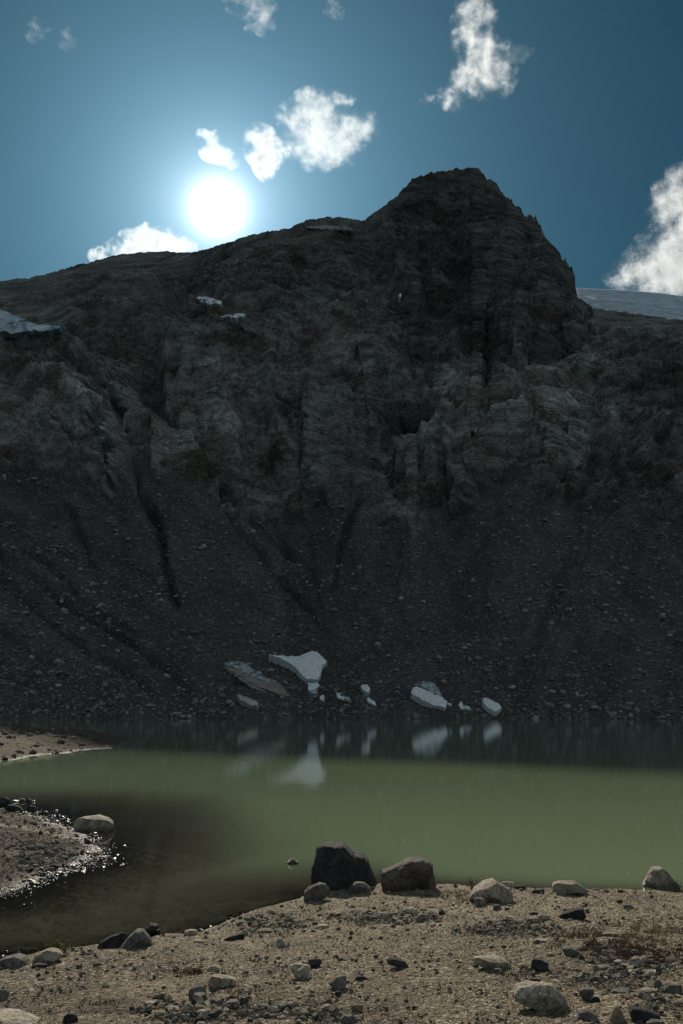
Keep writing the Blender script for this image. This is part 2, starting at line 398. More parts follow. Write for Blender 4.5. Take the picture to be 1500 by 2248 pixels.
# large painted relief: (px, py, rx, ry, metres towards the viewer)
RELIEF = [(345, 880, 38, 75, -16), (300, 800, 60, 40, -5), (190, 930, 110, 70, 10), (100, 880, 90, 60, 5), (250, 1030, 60, 50, 6), (370, 1010, 50, 55, 7),
          (470, 900, 90, 130, 9), (640, 930, 110, 120, 9), (560, 760, 130, 40, 4), (760, 800, 80, 60, 5), (900, 930, 55, 55, -14), (840, 900, 60, 60, 4), (850, 1120, 26, 40, 5),
          (990, 1060, 90, 55, 10), (1040, 1050, 50, 50, 4), (940, 1030, 60, 40, 4), (1180, 1010, 90, 65, 9), (1240, 1045, 22, 50, 3), (1300, 1040, 40, 60, -8), (1400, 1020, 90, 90, 7),
          (1060, 560, 60, 40, 8), (1160, 700, 60, 120, 5), (1130, 790, 26, 60, 4), (980, 860, 40, 60, 6), (1068, 800, 12, 110, -10), (870, 560, 14, 90, -6), (1010, 700, 90, 60, 4), (1320, 900, 140, 40, 6)]
rel = np.zeros_like(pyG)
RIDGES = [([(372, 790), (366, 850), (372, 930), (400, 975)], 12, 7), ([(60, 865), (160, 905), (270, 960), (285, 1030)], 16, 6), ([(0, 925), (110, 990), (235, 1075)], 14, 6), ([(300, 950), (335, 950), (352, 985), (345, 1050)], 16, 7),
          ([(360, 1005), (395, 1000), (415, 1040), (470, 1085)], 14, 6), ([(470, 780), (462, 900), (500, 1040)], 22, 5), ([(600, 800), (590, 920), (640, 1060)], 20, 5), ([(700, 840), (690, 960), (720, 1090)], 18, 5), ([(790, 790), (840, 860), (900, 900)], 20, 6),
          ([(930, 985), (1010, 945), (1080, 912), (1180, 880), (1290, 852)], 15, 8), ([(1120, 905), (1260, 870), (1370, 835), (1510, 800)], 14, 7), ([(985, 1000), (1090, 965), (1180, 935), (1250, 930)], 15, 7), ([(820, 1035), (880, 1000), (980, 965)], 10, 6),
          ([(1185, 960), (1195, 1010), (1180, 1075)], 20, 7), ([(1240, 940), (1255, 1000), (1250, 1075)], 14, 8), ([(900, 1050), (905, 1110)], 16, 6), ([(955, 1040), (965, 1110)], 15, 6), ([(1010, 1035), (1030, 1095)], 15, 6), ([(1060, 1040), (1072, 1080)], 12, 5),
          ([(1330, 945), (1345, 1060)], 16, 6), ([(1400, 940), (1420, 1080)], 16, 7), ([(1470, 950), (1490, 1090)], 16, 6), ([(1300, 690), (1350, 740), (1420, 780), (1500, 790)], 16, 5), ([(1130, 700), (1120, 780), (1150, 830)], 16, 7), ([(1050, 690), (1060, 760)], 14, 5),
          ([(830, 480), (870, 600), (900, 700)], 26, 8), ([(1080, 420), (1110, 520), (1120, 620)], 24, 7), ([(1170, 500), (1180, 600), (1210, 700)], 18, 7)]
# ledges: (line, drop in metres, reach in px): rock stands out below the line
LEDGES = [([(230, 738), (330, 733), (430, 742), (520, 736), (620, 748), (730, 770)], 6, 26), ([(290, 702), (360, 696), (430, 700), (540, 694), (640, 706)], 7, 20), ([(0, 735), (60, 740), (120, 752), (180, 790), (250, 850)], 8, 30), ([(900, 560), (1000, 548), (1060, 590), (1110, 610)], 7, 40),
          ([(820, 800), (900, 850), (980, 905), (1000, 960)], 8, 40), ([(640, 500), (720, 520), (800, 500)], 5, 25), ([(1270, 690), (1340, 700), (1420, 712), (1500, 724)], 6, 20), ([(1000, 1010), (1100, 975), (1200, 925), (1300, 960), (1500, 980)], 7, 30)]
for (x, y, rx, ry, a) in RELIEF:
    rel += a * np.exp(-(((pxG - x) / rx) ** 2 + ((pyG - y) / ry) ** 2))
GULLY = [([(262, 900), (285, 960), (305, 1070), (342, 1150), (362, 1260), (386, 1325)], 9, 11), ([(350, 905), (398, 990), (455, 1068), (520, 1112), (580, 1165), (640, 1220)], 9, 9),
         ([(790, 1110), (765, 1150), (742, 1210), (722, 1300)], 9, 6.5), ([(-40, 1170), (120, 1305), (250, 1385), (335, 1450), (430, 1535)], 10, 5), ([(60, 1210), (200, 1330), (345, 1415), (470, 1500)], 8, 3.5),
         ([(480, 1090), (540, 1180), (640, 1300), (700, 1380)], 8, 4.5), ([(0, 1270), (150, 1390), (300, 1500), (360, 1560)], 9, 3.5), ([(0, 1380), (120, 1470), (240, 1560)], 8, 2.5), ([(600, 1160), (680, 1260), (720, 1400)], 8, 2), ([(1330, 1130), (1250, 1260), (1180, 1400)], 9, 2.0), ([(1450, 1180), (1400, 1320), (1330, 1450)], 9, 2.0), ([(880, 1190), (870, 1300), (900, 1420)], 8, 1.8), ([(480, 1230), (560, 1330), (640, 1400)], 7, 1.8), ([(1100, 1120), (1040, 1220), (990, 1330)], 10, 2.5), ([(880, 930), (960, 940), (1040, 905), (1140, 880), (1270, 800)], 9, 7),
         ([(1240, 950), (1250, 1060), (1245, 1110)], 8, 8), ([(0, 760), (90, 800), (200, 850), (262, 905)], 10, 6), ([(150, 1110), (190, 1200), (215, 1300)], 8, 4),
         ([(800, 760), (770, 800), (755, 850), (800, 930)], 9, 5), ([(1500, 820), (1400, 850), (1290, 900), (1200, 905)], 9, 6), ([(1500, 900), (1400, 930), (1330, 960)], 9, 5)]
wob = fbm(P * 0.05, 3) * 14; wob2 = fbm(P * 0.05 + 40, 3) * 14
for (pl, wdt, dep) in GULLY:
    d, t = seg_dist(pxG + wob, pyG + wob2, pl)
    rel -= dep * np.exp(-(d / wdt) ** 2) * (1 - 0.6 * t)
_x, _y = pxG + wob * 0.8, pyG + wob2 * 0.8
for (pl, wdt, hgt) in RIDGES:
    d, t = seg_dist(_x, _y, pl); rel += hgt * np.exp(-(d / wdt) ** 2)
for (pl, hgt, reach) in LEDGES:
    d, t = seg_dist(_x, _y, pl); yl = np.interp(_x[0], [q[0] for q in pl], [q[1] for q in pl])
    s_ = pyG + wob2 * 0.8 - yl[None, :]
    rel += hgt * smooth(s_, -2.5, 2.5) * np.exp(-(d / reach) ** 2)
# normals of the base surface
def normals(P):
    du = np.gradient(P, axis=1); dv = np.gradient(P, axis=0)
    n = np.cross(dv, du); n /= np.linalg.norm(n, axis=-1, keepdims=True) + 1e-9
    flip = (n * (CAM - P)).sum(-1) < 0; n[flip] *= -1; return n
N = normals(P)
Q = P + 9 * np.stack([fbm(P * 0.02 + 5, 3), fbm(P * 0.02 + 25, 3), fbm(P * 0.02 + 45, 3)], -1)
ribs = fbm(Q * np.array([1 / 28., 1 / 90., 1 / 80.]), 4, ridged=True)
# tilted slabs: beds dip towards lower left on the right side, lower right on the left side
side = np.where(pxG > 820, 1.0, -1.0) * smooth(np.abs(pxG - 820), 0, 200)
sc = Q[..., 0] * 0.35 * side * -1 + Q[..., 2]
slab = fbm(np.stack([Q[..., 0] / 45, sc / 9.0, Q[..., 1] / 60], -1), 5, ridged=True)
def bed(th, s_along, s_across, oct_=5):
    c_, s_ = math.cos(th), math.sin(th); X_, Z_ = Q[..., 0], Q[..., 2]
    return fbm(np.stack([(c_ * X_ + s_ * Z_) / s_along, (-s_ * X_ + c_ * Z_) / s_across, Q[..., 1] / 60], -1), oct_, gain=0.58, ridged=True)
def wbox(x0, x1, y0, y1, f=45):
    return smooth(pxG, x0 - f, x0 + f) * (1 - smooth(pxG, x1 - f, x1 + f)) * smooth(pyG, y0 - f, y0 + f) * (1 - smooth(pyG, y1 - f, y1 + f))
wL = wbox(-2500, 345, 780, 1300); wC = wbox(345, 880, 740, 1200); wR = wbox(880, 3500, 700, 1250); wP = wbox(830, 1290, 200, 860); wU = np.clip(1 - wL - wC - wR - wP, 0, 1)
beds = wL * bed(R(-33), 50, 5.5) + wC * (0.45 * bed(R(66), 60, 9.0) + 0.45 * bed(R(-20), 40, 7.0)) + wR * bed(R(24), 55, 6.0) + wP * bed(R(-14), 60, 6.5) + wU * bed(R(8), 60, 6.0)
crag = fbm(Q / 12.0, 5, gain=0.58, ridged=True)
tiny = fbm(P / 2.6, 4, gain=0.62)
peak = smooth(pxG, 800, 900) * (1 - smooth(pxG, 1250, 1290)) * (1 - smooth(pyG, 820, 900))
topf = 0.16 + 0.20 * peak + (0.84 - 0.20 * peak) * smooth(pyG - ysk[None, :], 0, 90)
disp = cliff * (5.5 * ribs * (1 + 0.7 * peak) + 2.0 * slab + 6.0 * beds + 3.6 * crag + 1.5 * tiny) * topf
disp += talus * (0.9 * fbm(P / np.array([14., 60., 60.]), 4) + 0.55 * fbm(P / 3.2, 4, gain=0.6) + 0.35 * tiny)
disp += rel * smooth(pyG - ysk[None, :], 0, 70) * np.clip((WATER_Y - 6 - pyG) / 60, 0, 1)
for (x, y, rx, ry) in [(460, 660, 42, 16), (510, 693, 44, 11), (725, 502, 74, 13), (50, 712, 120, 26), (-40, 715, 120, 34), (878, 648, 12, 12), (1400, 700, 10, 10)]:
    disp *= 1 - np.exp(-(((pxG - x) / rx) ** 2 + ((pyG - y) / ry) ** 2) ** 2)
disp *= np.clip((WATER_Y - pyG) / 20, 0.12, 1)
P2 = P + N * disp[..., None]
# jagged crest
jag = fbm(np.stack([pxG / 9.0, pxG * 0, pxG * 0 + 3], -1), 4, ridged=True)
P2[..., 2] += (1 - np.clip((pyG - ysk[None, :]) / 16, 0, 1)) * jag * (1.0 + peak * (1.2 + 5.0 * smooth(pxG, 1070, 1110) * np.clip(0.6 + 1.5 * fbm(np.stack([pxG / 40, pxG * 0, pxG * 0], -1), 2), 0, 1.3)))
# tone
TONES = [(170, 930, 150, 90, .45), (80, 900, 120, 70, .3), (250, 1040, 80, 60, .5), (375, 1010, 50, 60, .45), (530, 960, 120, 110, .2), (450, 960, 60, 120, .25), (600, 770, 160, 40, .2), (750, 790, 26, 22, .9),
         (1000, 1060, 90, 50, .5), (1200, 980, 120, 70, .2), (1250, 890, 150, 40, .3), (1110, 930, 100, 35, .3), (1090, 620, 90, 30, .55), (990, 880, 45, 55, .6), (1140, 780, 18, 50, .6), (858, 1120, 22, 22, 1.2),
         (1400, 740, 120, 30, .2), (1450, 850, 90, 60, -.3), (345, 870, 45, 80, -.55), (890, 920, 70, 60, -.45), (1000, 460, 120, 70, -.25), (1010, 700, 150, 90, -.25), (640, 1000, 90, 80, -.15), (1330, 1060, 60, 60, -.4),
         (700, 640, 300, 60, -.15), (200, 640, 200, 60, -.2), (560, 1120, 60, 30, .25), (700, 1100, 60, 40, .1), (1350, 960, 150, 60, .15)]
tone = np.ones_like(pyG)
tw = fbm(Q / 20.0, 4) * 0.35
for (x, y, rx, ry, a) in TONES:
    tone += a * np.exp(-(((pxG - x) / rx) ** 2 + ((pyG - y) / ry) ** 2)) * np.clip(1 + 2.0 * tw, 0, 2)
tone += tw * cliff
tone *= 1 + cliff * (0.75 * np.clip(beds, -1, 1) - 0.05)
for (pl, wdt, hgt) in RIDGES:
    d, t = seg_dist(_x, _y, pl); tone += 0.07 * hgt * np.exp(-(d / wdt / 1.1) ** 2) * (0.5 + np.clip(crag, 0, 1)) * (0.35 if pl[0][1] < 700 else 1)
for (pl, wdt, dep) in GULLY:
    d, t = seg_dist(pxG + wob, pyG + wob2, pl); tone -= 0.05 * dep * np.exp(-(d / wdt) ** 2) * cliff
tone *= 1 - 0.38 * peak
# lines of debris down the fan
fan = fbm(np.stack([P[..., 0] / 9.0 + P[..., 2] / 40, P[..., 2] / 160, P[..., 0] * 0], -1), 4)
def streak(th, w_): return fbm(np.stack([(pxG * math.cos(th) + pyG * math.sin(th) + wob) / w_, (-pxG * math.sin(th) + pyG * math.cos(th)) / 320, pxG * 0], -1), 4, gain=0.6)
sL = 1 - smooth(pxG, 300, 620); sR = smooth(pxG, 900, 1200)
stk = sL * streak(R(-55), 26) + sR * streak(R(20), 30) + (1 - sL - sR) * streak(R(2), 26)
tone += talus * (0.30 * fan + 0.55 * stk - 0.03)
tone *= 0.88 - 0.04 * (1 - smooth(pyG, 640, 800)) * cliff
tone = np.clip(tone, 0.2, 2.6)
rows = [P2]
talA, toneA = [talus], [tone]
# foot under the water and the back of the ridge
foot = P2[0].copy(); foot[:, 2] = 0.0; foot2 = foot.copy(); foot2[:, 1] -= 6; foot2[:, 2] = -2.0; foot3 = foot2.copy(); foot3[:, 1] -= 60; foot3[:, 2] = -7.0
b1 = P2[-1].copy(); backs = []
for dy, dz in ((6, -1.5), (25, -14), (80, -75), (260, -260)):
    b = P2[-1].copy(); b[:, 1] += dy; b[:, 0] *= (1 + dy / b[:, 1]); b[:, 2] = np.maximum(b[:, 2] + dz, -5); backs.append(b)
ALL = np.stack([foot3, foot2] + list(P2) + backs)
talF = np.concatenate([np.ones((2, len(cols))), talus, np.zeros((4, len(cols)))]); tonF = np.concatenate([np.ones((2, len(cols))), tone, np.ones((4, len(cols)))])
mf = grid_faces(ALL.shape[0], ALL.shape[1])
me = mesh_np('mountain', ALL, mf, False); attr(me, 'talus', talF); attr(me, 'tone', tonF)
mount = link('mountain', me, M_MOUNT); tag(mount, 'dark craggy mountain with a blunt summit above a wide scree slope', 'mountain', kind='structure')
BVH_STEP = 2
sub = ALL[::BVH_STEP, ::BVH_STEP]
bvh = BVHTree.FromPolygons([tuple(v) for v in sub.reshape(-1, 3).tolist()], grid_faces(sub.shape[0], sub.shape[1]).tolist())
def hit_mountain(px, py):
    d = Vector(raydir(px, py)).normalized(); h = bvh.ray_cast(Vector(CAM), d)
    return (h[0], h[1]) if h[0] else (None, None)

# ================================================================ SHORE, SPITS, LAKE BED
def px2w(pts, z=0.0): return [tuple(at_height(x, y, z)[:2]) for x, y in pts]
SH = px2w([(-60, 2130), (0, 2117), (60, 2100), (150, 2088), (215, 2078), (280, 2066), (350, 2058), (410, 2056), (440, 2050), (480, 2034), (520, 2016), (560, 2000), (620, 1988), (655, 1978), (690, 1962), (760, 1950), (840, 1947),
           (900, 1946), (965, 1946), (1040, 1949), (1120, 1954), (1200, 1959), (1300, 1964), (1400, 1965), (1500, 1968), (1640, 1972)])
SHORE = [(-40.0, 5.5), (-9.0, 8.2)] + SH + [(30.0, 14.6), (60, 13.0), (60, -40), (-40, -40)]
SPIT1 = [(-30.0, 22.0)] + px2w([(-60, 1776), (0, 1777), (40, 1782), (70, 1788), (110, 1803), (150, 1817), (185, 1832), (203, 1850), (206, 1868), (195, 1884), (165, 1903), (110, 1925), (60, 1945), (0, 1963), (-80, 1988)]) + [(-30.0, 11.5)]
SPIT2 = [(-140.0, 64.0)] + px2w([(-60, 1672), (0, 1668), (90, 1657), (170, 1649), (225, 1641), (252, 1634)]) + px2w([(252, 1629), (215, 1624), (170, 1621)], 0.0)[0:1] + [(-22.0, 104.0), (-34.0, 112.0), (-60.0, 124.0), (-140.0, 140.0)]
def sdist(x, y, poly):
    d, _ = seg_dist(x, y, poly, True); return np.where(inside(x, y, poly), d, -d)
def ground_z(x, y, detail=True):
    x = np.asarray(x, float); y = np.asarray(y, float)
    d1 = sdist(x, y, SHORE); d2 = sdist(x, y, SPIT1)
    w = fbm(np.stack([x * 0.9, y * 0.9, x * 0], -1), 3) * 0.16
    d1 = d1 + w; d2 = d2 + w
    def land(d, slope, lip, mx):
        return lip * (1 - np.exp(-np.maximum(d, 0) / 0.35)) + np.minimum(slope * np.maximum(d, 0), mx)
    zl = np.where(d1 > 0, land(d1, 0.088, 0.10, 1.1), np.where(d2 > 0, land(d2, 0.045, 0.05, 0.35), 0))
    dw = -np.maximum(d1, d2)
    sl_ = 0.045 + 0.30 * smooth(x, -4.5, 0.8) + 0.6 * smooth(x, 0.3, 2.0)
    dq = np.clip(dw, 0, 12)
    bed = -(sl_ * dq + 0.014 * dq * dq)
    bed = np.maximum(bed, -6.0)
    z = np.where(np.maximum(d1, d2) > 0, zl, bed)
    p = np.stack([x, y, x * 0], -1)
    amp = np.clip(np.abs(np.maximum(d1, d2)) / 0.5, 0.15, 1)
    z = z + 0.055 * fbm(p * 0.55 + 9, 3) * amp
    if detail: z = z + (0.024 * fbm(p * 3.0, 4) + 0.012 * fbm(p * 14, 4, gain=0.65)) * amp
    return z
def on_ground(px, py):
    """first point where the pixel's ray meets the shore"""
    d = raydir(px, py); Y = np.concatenate([np.linspace(4, 30, 400), np.linspace(30.2, 60, 60)])
    pts = CAM + d * (Y / d[1])[:, None]; g = ground_z(pts[:, 0], pts[:, 1], False); g = np.maximum(g, -0.03)
    k = np.argmax(pts[:, 2] < g)
    a, b = pts[k - 1], pts[k]; ga, gb = g[k - 1], g[k]; t = (a[2] - ga) / ((a[2] - ga) - (b[2] - gb) + 1e-9)
    return a + (b - a) * t

azs = np.concatenate([np.tan(np.radians(np.linspace(-58, -22, 60, endpoint=False))), np.linspace(np.tan(R(-22)), np.tan(R(22)), 640, endpoint=False), np.tan(np.radians(np.linspace(22, 58, 60)))])
ys = np.concatenate([np.geomspace(1.0, 4.5, 40, endpoint=False), np.geomspace(4.5, 28, 720, endpoint=False), np.geomspace(28, 110, 70)])
GX = azs[None, :] * (ys[:, None] + 0.0); GY = np.broadcast_to(ys[:, None], GX.shape)
GZ = ground_z(GX, GY)
damp = smooth(sdist(GX, GY, SPIT1), -1.2, -0.2)
for (x_, y_, rx_, ry_, a_) in [(150, 2180, 2.2, 1.0, .75), (450, 2215, 1.6, .6, .7), (1350, 2120, 1.2, 1.1, .6), (30, 2140, 1.0, .8, .6), (860, 2018, 1.3, .5, .45), (600, 2015, 1.2, .6, .45), (1150, 2040, 1.0, .6, .35), (1450, 2200, .8, .8, .5)]:
    q_ = at_height(x_, y_, 0.55); damp = np.maximum(damp, a_ * np.exp(-(((GX - q_[0]) / rx_) ** 2 + ((GY - q_[1]) / ry_) ** 2)) * np.clip(1 + 1.6 * fbm(np.stack([GX, GY, GX * 0], -1) * 2.2, 3), 0, 1.4))
damp = np.clip(damp, 0, 1)
silt = smooth(-seg_dist(GX, GY, px2w([(0, 1812), (90, 1822), (155, 1832)], 0.1))[0], -0.34, -0.16) + smooth(-seg_dist(GX, GY, px2w([(960, 1960), (1000, 1958)], 0.1))[0], -0.6, -0.1) * 0.5
me = mesh_np('shore', np.stack([GX, GY, GZ], -1), grid_faces(*GX.shape), True); attr(me, 'silt', np.clip(silt, 0, 1)); attr(me, 'damp', damp)
tag(link('shore', me, M_GROUND), 'gravelly lake shore and shallow bed in the foreground', 'shore', kind='structure')
# ground behind the viewer, so that the shore does not stop at their feet
bx, by = np.meshgrid(np.linspace(-60, 60, 160), np.linspace(-40, 1.4, 60)); bz = ground_z(bx, by, False) - 0.01
me = mesh_np('shore_behind', np.stack([bx, by, bz], -1), grid_faces(*bx.shape), True); attr(me, 'silt', bx * 0)
tag(link('ground', me, M_GROUND), kind='structure')
# far spit
def spit2_z(x, y):
    d = sdist(x, y, SPIT2) + fbm(np.stack([x * .25, y * .25, x * 0], -1), 3) * 1.2
    ter = 0.75 * smooth(d, 0, 5) + 0.45 * smooth(d, 7, 10) + 0.15 * smooth(d, 13, 16)
    z = np.where(d > 0, 0.02 + ter, d * 0.15)
    return z + 0.05 * fbm(np.stack([x, y, x * 0], -1), 4) + 0.02 * fbm(np.stack([x * 4, y * 4, x * 0], -1), 3)
sx, sy = np.meshgrid(np.linspace(-90, -10, 620), np.linspace(50, 135, 420)); sz = spit2_z(sx, sy)
sdamp = 1.25 + 0.3 * fbm(np.stack([sx * .5, sy * .5, sx * 0], -1), 4)
me = mesh_np('gravel_spit', np.stack([sx, sy, sz + 0.05 * fbm(np.stack([sx * 2, sy * 2, sx * 0], -1), 4, ridged=True)], -1), grid_faces(*sx.shape), True); attr(me, 'silt', sx * 0); attr(me, 'damp', np.clip(sdamp, 0, 1))
tag(link('gravel_spit', me, M_GROUND), 'far gravel spit reaching into the lake from the left', 'spit', kind='structure')
# deep floor so that nothing ends in the void
fl = mesh_np('terrain', [(-3000, -600, -8), (3000, -600, -8), (3000, 3000, -8), (-3000, 3000, -8)], [(0, 1, 2, 3)])
tag(link('terrain', fl, M_MOUNT), kind='structure')
# water
wa = np.concatenate([np.linspace(-1.6, -0.42, 30, endpoint=False), np.linspace(-0.42, 0.42, 260, endpoint=False), np.linspace(0.42, 1.6, 31)])
wy = np.concatenate([[-40], np.geomspace(4, 40, 260, endpoint=False), np.geomspace(40, 345, 80)])
WX = wa[None, :] * np.maximum(wy[:, None], 45 if False else 4); WY = np.broadcast_to(wy[:, None], WX.shape)
WX = np.where(wy[:, None] < 0, wa[None, :] * 60, WX)
bedz = np.minimum(ground_z(WX, WY, False), 0)
dep = -np.where(WY > 60, -6, bedz)
turb = 0.10 * smooth(dep, 0.0, 0.12) + 0.90 * (1 - np.exp(-(dep * 1.5) ** 1.25))
turb = turb * 1.0
turb = np.clip(turb, 0.0, 1)
plume = np.exp(-((WX / np.maximum(WY, 10) - 0.03) / 0.30) ** 2) if False else fbm(np.stack([WX / 30, WY / 60, WX * 0], -1), 3)
me = mesh_np('water', np.stack([WX, WY, WX * 0], -1), grid_faces(*WX.shape), True); attr(me, 'turbidity', turb)
tag(link('water', me, M_WATER), 'still green silty mountain lake', 'lake', kind='structure')

# ================================================================ SNOW, ICE AND GLACIERS
M_SNOW = snow_material('old_snow', (0.80, 0.83, 0.86), (0.50, 0.50, 0.50), 0.35)
M_SNOWG = snow_material('slab_snow', (0.90, 0.91, 0.93), (0.50, 0.49, 0.48), 0.75, 0.25, 1.8)
M_ICE = snow_material('blue_ice', (0.52, 0.60, 0.62), (0.06, 0.062, 0.065), 0.7, 0.95)
M_DIRT = snow_material('dirty_ice', (0.33, 0.30, 0.26), (0.13, 0.115, 0.10), 0.9, 0.5)
M_GLAC = snow_material('glacier_ice', (0.74, 0.84, 0.92), (0.30, 0.36, 0.41), 1.0, 0.9, 0.22)

def tri_fill(outline, step):
    """grid points inside a pixel outline, plus the faces, as small quads; the rim follows the outline"""
    xs = [p[0] for p in outline]; ys_ = [p[1] for p in outline]
    import itertools
    from mathutils.geometry import delaunay_2d_cdt
    rim = []
    for i in range(len(outline)):
        a, b = outline[i], outline[(i + 1) % len(outline)]; n = max(1, int(math.hypot(b[0] - a[0], b[1] - a[1]) / step))
        for k in range(n):
            j = 0.35 * step
            rim.append((a[0] + (b[0] - a[0]) * k / n + random.uniform(-j, j) * (k > 0), a[1] + (b[1] - a[1]) * k / n + random.uniform(-j, j) * (k > 0)))
    gx, gy = np.meshgrid(np.arange(min(xs), max(xs), step), np.arange(min(ys_), max(ys_), step))
    gx = gx + rng.uniform(-.3, .3, gx.shape) * step; gy = gy + rng.uniform(-.3, .3, gy.shape) * step
    ins = inside(gx, gy, rim) & (seg_dist(gx, gy, rim, True)[0] > 0.6 * step)
    pts = rim + list(zip(gx[ins].tolist(), gy[ins].tolist())); n = len(rim)
    r = delaunay_2d_cdt([Vector(p) for p in pts], [(i, (i + 1) % n) for i in range(n)], [list(range(n))], 1, 1e-6)
    return [tuple(v) for v in r[0]], r[2], r[1]

def slab(name, outline, mat, label, cat, top=1.5, thick=2.0, tilt=0.0, rough=0.25, step=3.0, group=None, parent=None, bulge=0.6):
    """a solid slab whose upper face, seen from the shore, has this outline; it lies on the scree"""
    cx = sum(p[0] for p in outline) / len(outline); cyy = sum(p[1] for p in outline) / len(outline)
    by_ = max(p[1] for p in outline)
    h, n = hit_mountain(cx, cyy)
    up = Vector((0, -math.sin(R(33 - tilt)), math.cos(R(33 - tilt))))
    c = Vector(h) + up * top
    pts, faces, edges = tri_fill(outline, step)
    V = []
    d2, _ = seg_dist(np.array([p[0] for p in pts]), np.array([p[1] for p in pts]), outline, True)
    for (x, y), dd in zip(pts, d2):
        d = Vector(raydir(x, y)); t = (c - Vector(CAM)).dot(up) / d.dot(up); q = Vector(CAM) + d * t
        k = float(noise3(np.array([q * 0.45]))[0]) * rough + float(noise3(np.array([q * 1.7]))[0]) * rough * 0.4
        q = q + up * (k + bulge * (1 - math.exp(-dd / 9.0)))
        V.append(q)
    nv = len(V)
    B = [v - up * (thick * random.uniform(0.8, 1.2)) + Vector((0, thick * 0.25, 0)) for v in V]
    Fs = [tuple(f) for f in faces]; Ft = []
    # orientation
    a, b, cc = (V[i] for i in Fs[0][:3])
    if (b - a).cross(cc - a).dot(up) < 0: Fs = [f[::-1] for f in Fs]
    cnt = {}
    for f in Fs:
        for i in range(len(f)):
            e = (f[i], f[(i + 1) % len(f)]); cnt[e] = 1
    side = [(e[1], e[0], e[0] + nv, e[1] + nv) for e in cnt if (e[1], e[0]) not in cnt]
    allf = Fs + [tuple(i + nv for i in f[::-1]) for f in Fs] + side
    me = bpy.data.meshes.new(name); me.from_pydata([tuple(v) for v in V + B], [], allf); me.update()
    o = link(name, me, mat, parent)
    if label: tag(o, label, cat, group)
    return o
G_ICE = 'leftover snow and ice lying on the scree above the far shore'
slab('snow_slab', [(590, 1437), (612, 1440), (655, 1441), (672, 1435), (684, 1430), (697, 1431), (718, 1451), (708, 1461), (704, 1480), (698, 1493), (676, 1492), (662, 1480), (650, 1466), (632, 1453), (612, 1444)],
     M_SNOWG, 'large white snow slab shaped like a kite, highest on the scree above the lake', 'snow slab', top=3.2, thick=3.0, group=G_ICE)
di = bpy.data.objects.new('dirty_ice_sheet', None); COL.objects.link(di); di.location = (0, 0, 0)
tag(di, 'long tilted sheet of dirty ice with a blue streaked crest and brown tail', 'ice sheet', G_ICE)
slab('ice_crest', [(492, 1458), (500, 1454), (530, 1455), (548, 1461), (562, 1470), (575, 1480), (592, 1492), (592, 1499), (575, 1497), (550, 1482), (525, 1472), (505, 1465)], M_ICE, None, None, top=2.2, thick=2.4, parent=di, rough=0.8)
slab('dirt_band', [(489, 1463), (505, 1466), (528, 1474), (552, 1484), (578, 1498), (593, 1499), (590, 1489), (605, 1494), (622, 1508), (640, 1530), (618, 1527), (590, 1514), (562, 1507), (535, 1490), (510, 1476)], M_DIRT, None, None, top=1.6, thick=2.2, parent=di)
slab('ice_front', [(505, 1475), (535, 1491), (562, 1508), (590, 1515), (620, 1529), (600, 1534), (570, 1522), (553, 1511), (530, 1494)], snow_material('grey_ice', (0.26, 0.32, 0.35), (0.09, 0.095, 0.10), 0.7, 0.6), None, None, top=1.0, thick=1.6, parent=di, tilt=-25)
slab('snow_slab', [(521, 1526), (530, 1526), (550, 1534), (568, 1543), (566, 1549), (550, 1547), (528, 1536)], M_DIRT if False else snow_material('stained_snow', (0.52, 0.50, 0.43), (0.3, 0.28, 0.24), 0.6), 'small flat stained snow slab just below the dirty ice sheet', 'snow slab', top=2.4, thick=2.2, group=G_ICE, tilt=6)
slab('ice_chunk', [(474, 1507), (482, 1507), (491, 1514), (488, 1517), (478, 1513)], M_DIRT, 'tiny tan ice scrap left of the dirty ice sheet', 'ice chunk', top=1, thick=1, step=2, group=G_ICE)
slab('ice_chunk', [(570, 1428), (577, 1427), (584, 1431), (580, 1434), (573, 1431)], M_ICE, 'tiny ice scrap above the left tip of the kite shaped snow slab', 'ice chunk', top=1, thick=1, step=2, group=G_ICE)
slab('ice_chunk', [(677, 1498), (688, 1499), (703, 1504), (697, 1509), (688, 1514), (676, 1516)], M_SNOW, 'triangular ice block right under the kite shaped snow slab', 'ice chunk', top=1.6, thick=2, step=2, group=G_ICE, rough=.5)
slab('ice_chunk', [(678, 1519), (686, 1517), (696, 1515), (699, 1524), (692, 1522), (684, 1523)], M_ICE, 'bluish ice scrap under the triangular ice block', 'ice chunk', top=1.2, thick=1.4, step=2, group=G_ICE)
slab('ice_chunk', [(704, 1527), (709, 1524), (713, 1528), (711, 1534), (713, 1539), (707, 1537), (702, 1532)], M_SNOW, 'small upright white ice chunk right of the bluish scrap', 'ice chunk', top=1.2, thick=1.4, step=2, group=G_ICE)
slab('ice_chunk', [(737, 1513), (741, 1520), (752, 1522), (762, 1530), (772, 1540), (760, 1536), (748, 1530), (740, 1527)], M_SNOW, 'row of crumbling ice fragments between kite shaped slab and oval slab', 'ice chunk', top=1.1, thick=1.1, step=2, group=G_ICE, rough=1.0)
slab('snow_slab', [(792, 1506), (797, 1503), (806, 1504), (813, 1511), (811, 1519), (804, 1518), (796, 1513)], M_SNOWG, 'small oval snow slab in the middle of the scree foot', 'snow slab', top=2.4, thick=1.6, step=2, group=G_ICE)
slab('ice_chunk', [(805, 1533), (811, 1530), (817, 1537), (824, 1541), (827, 1549), (818, 1545), (809, 1541)], M_SNOW, 'small ice chunk below the oval snow slab', 'ice chunk', top=1.3, thick=1.4, step=2, group=G_ICE)
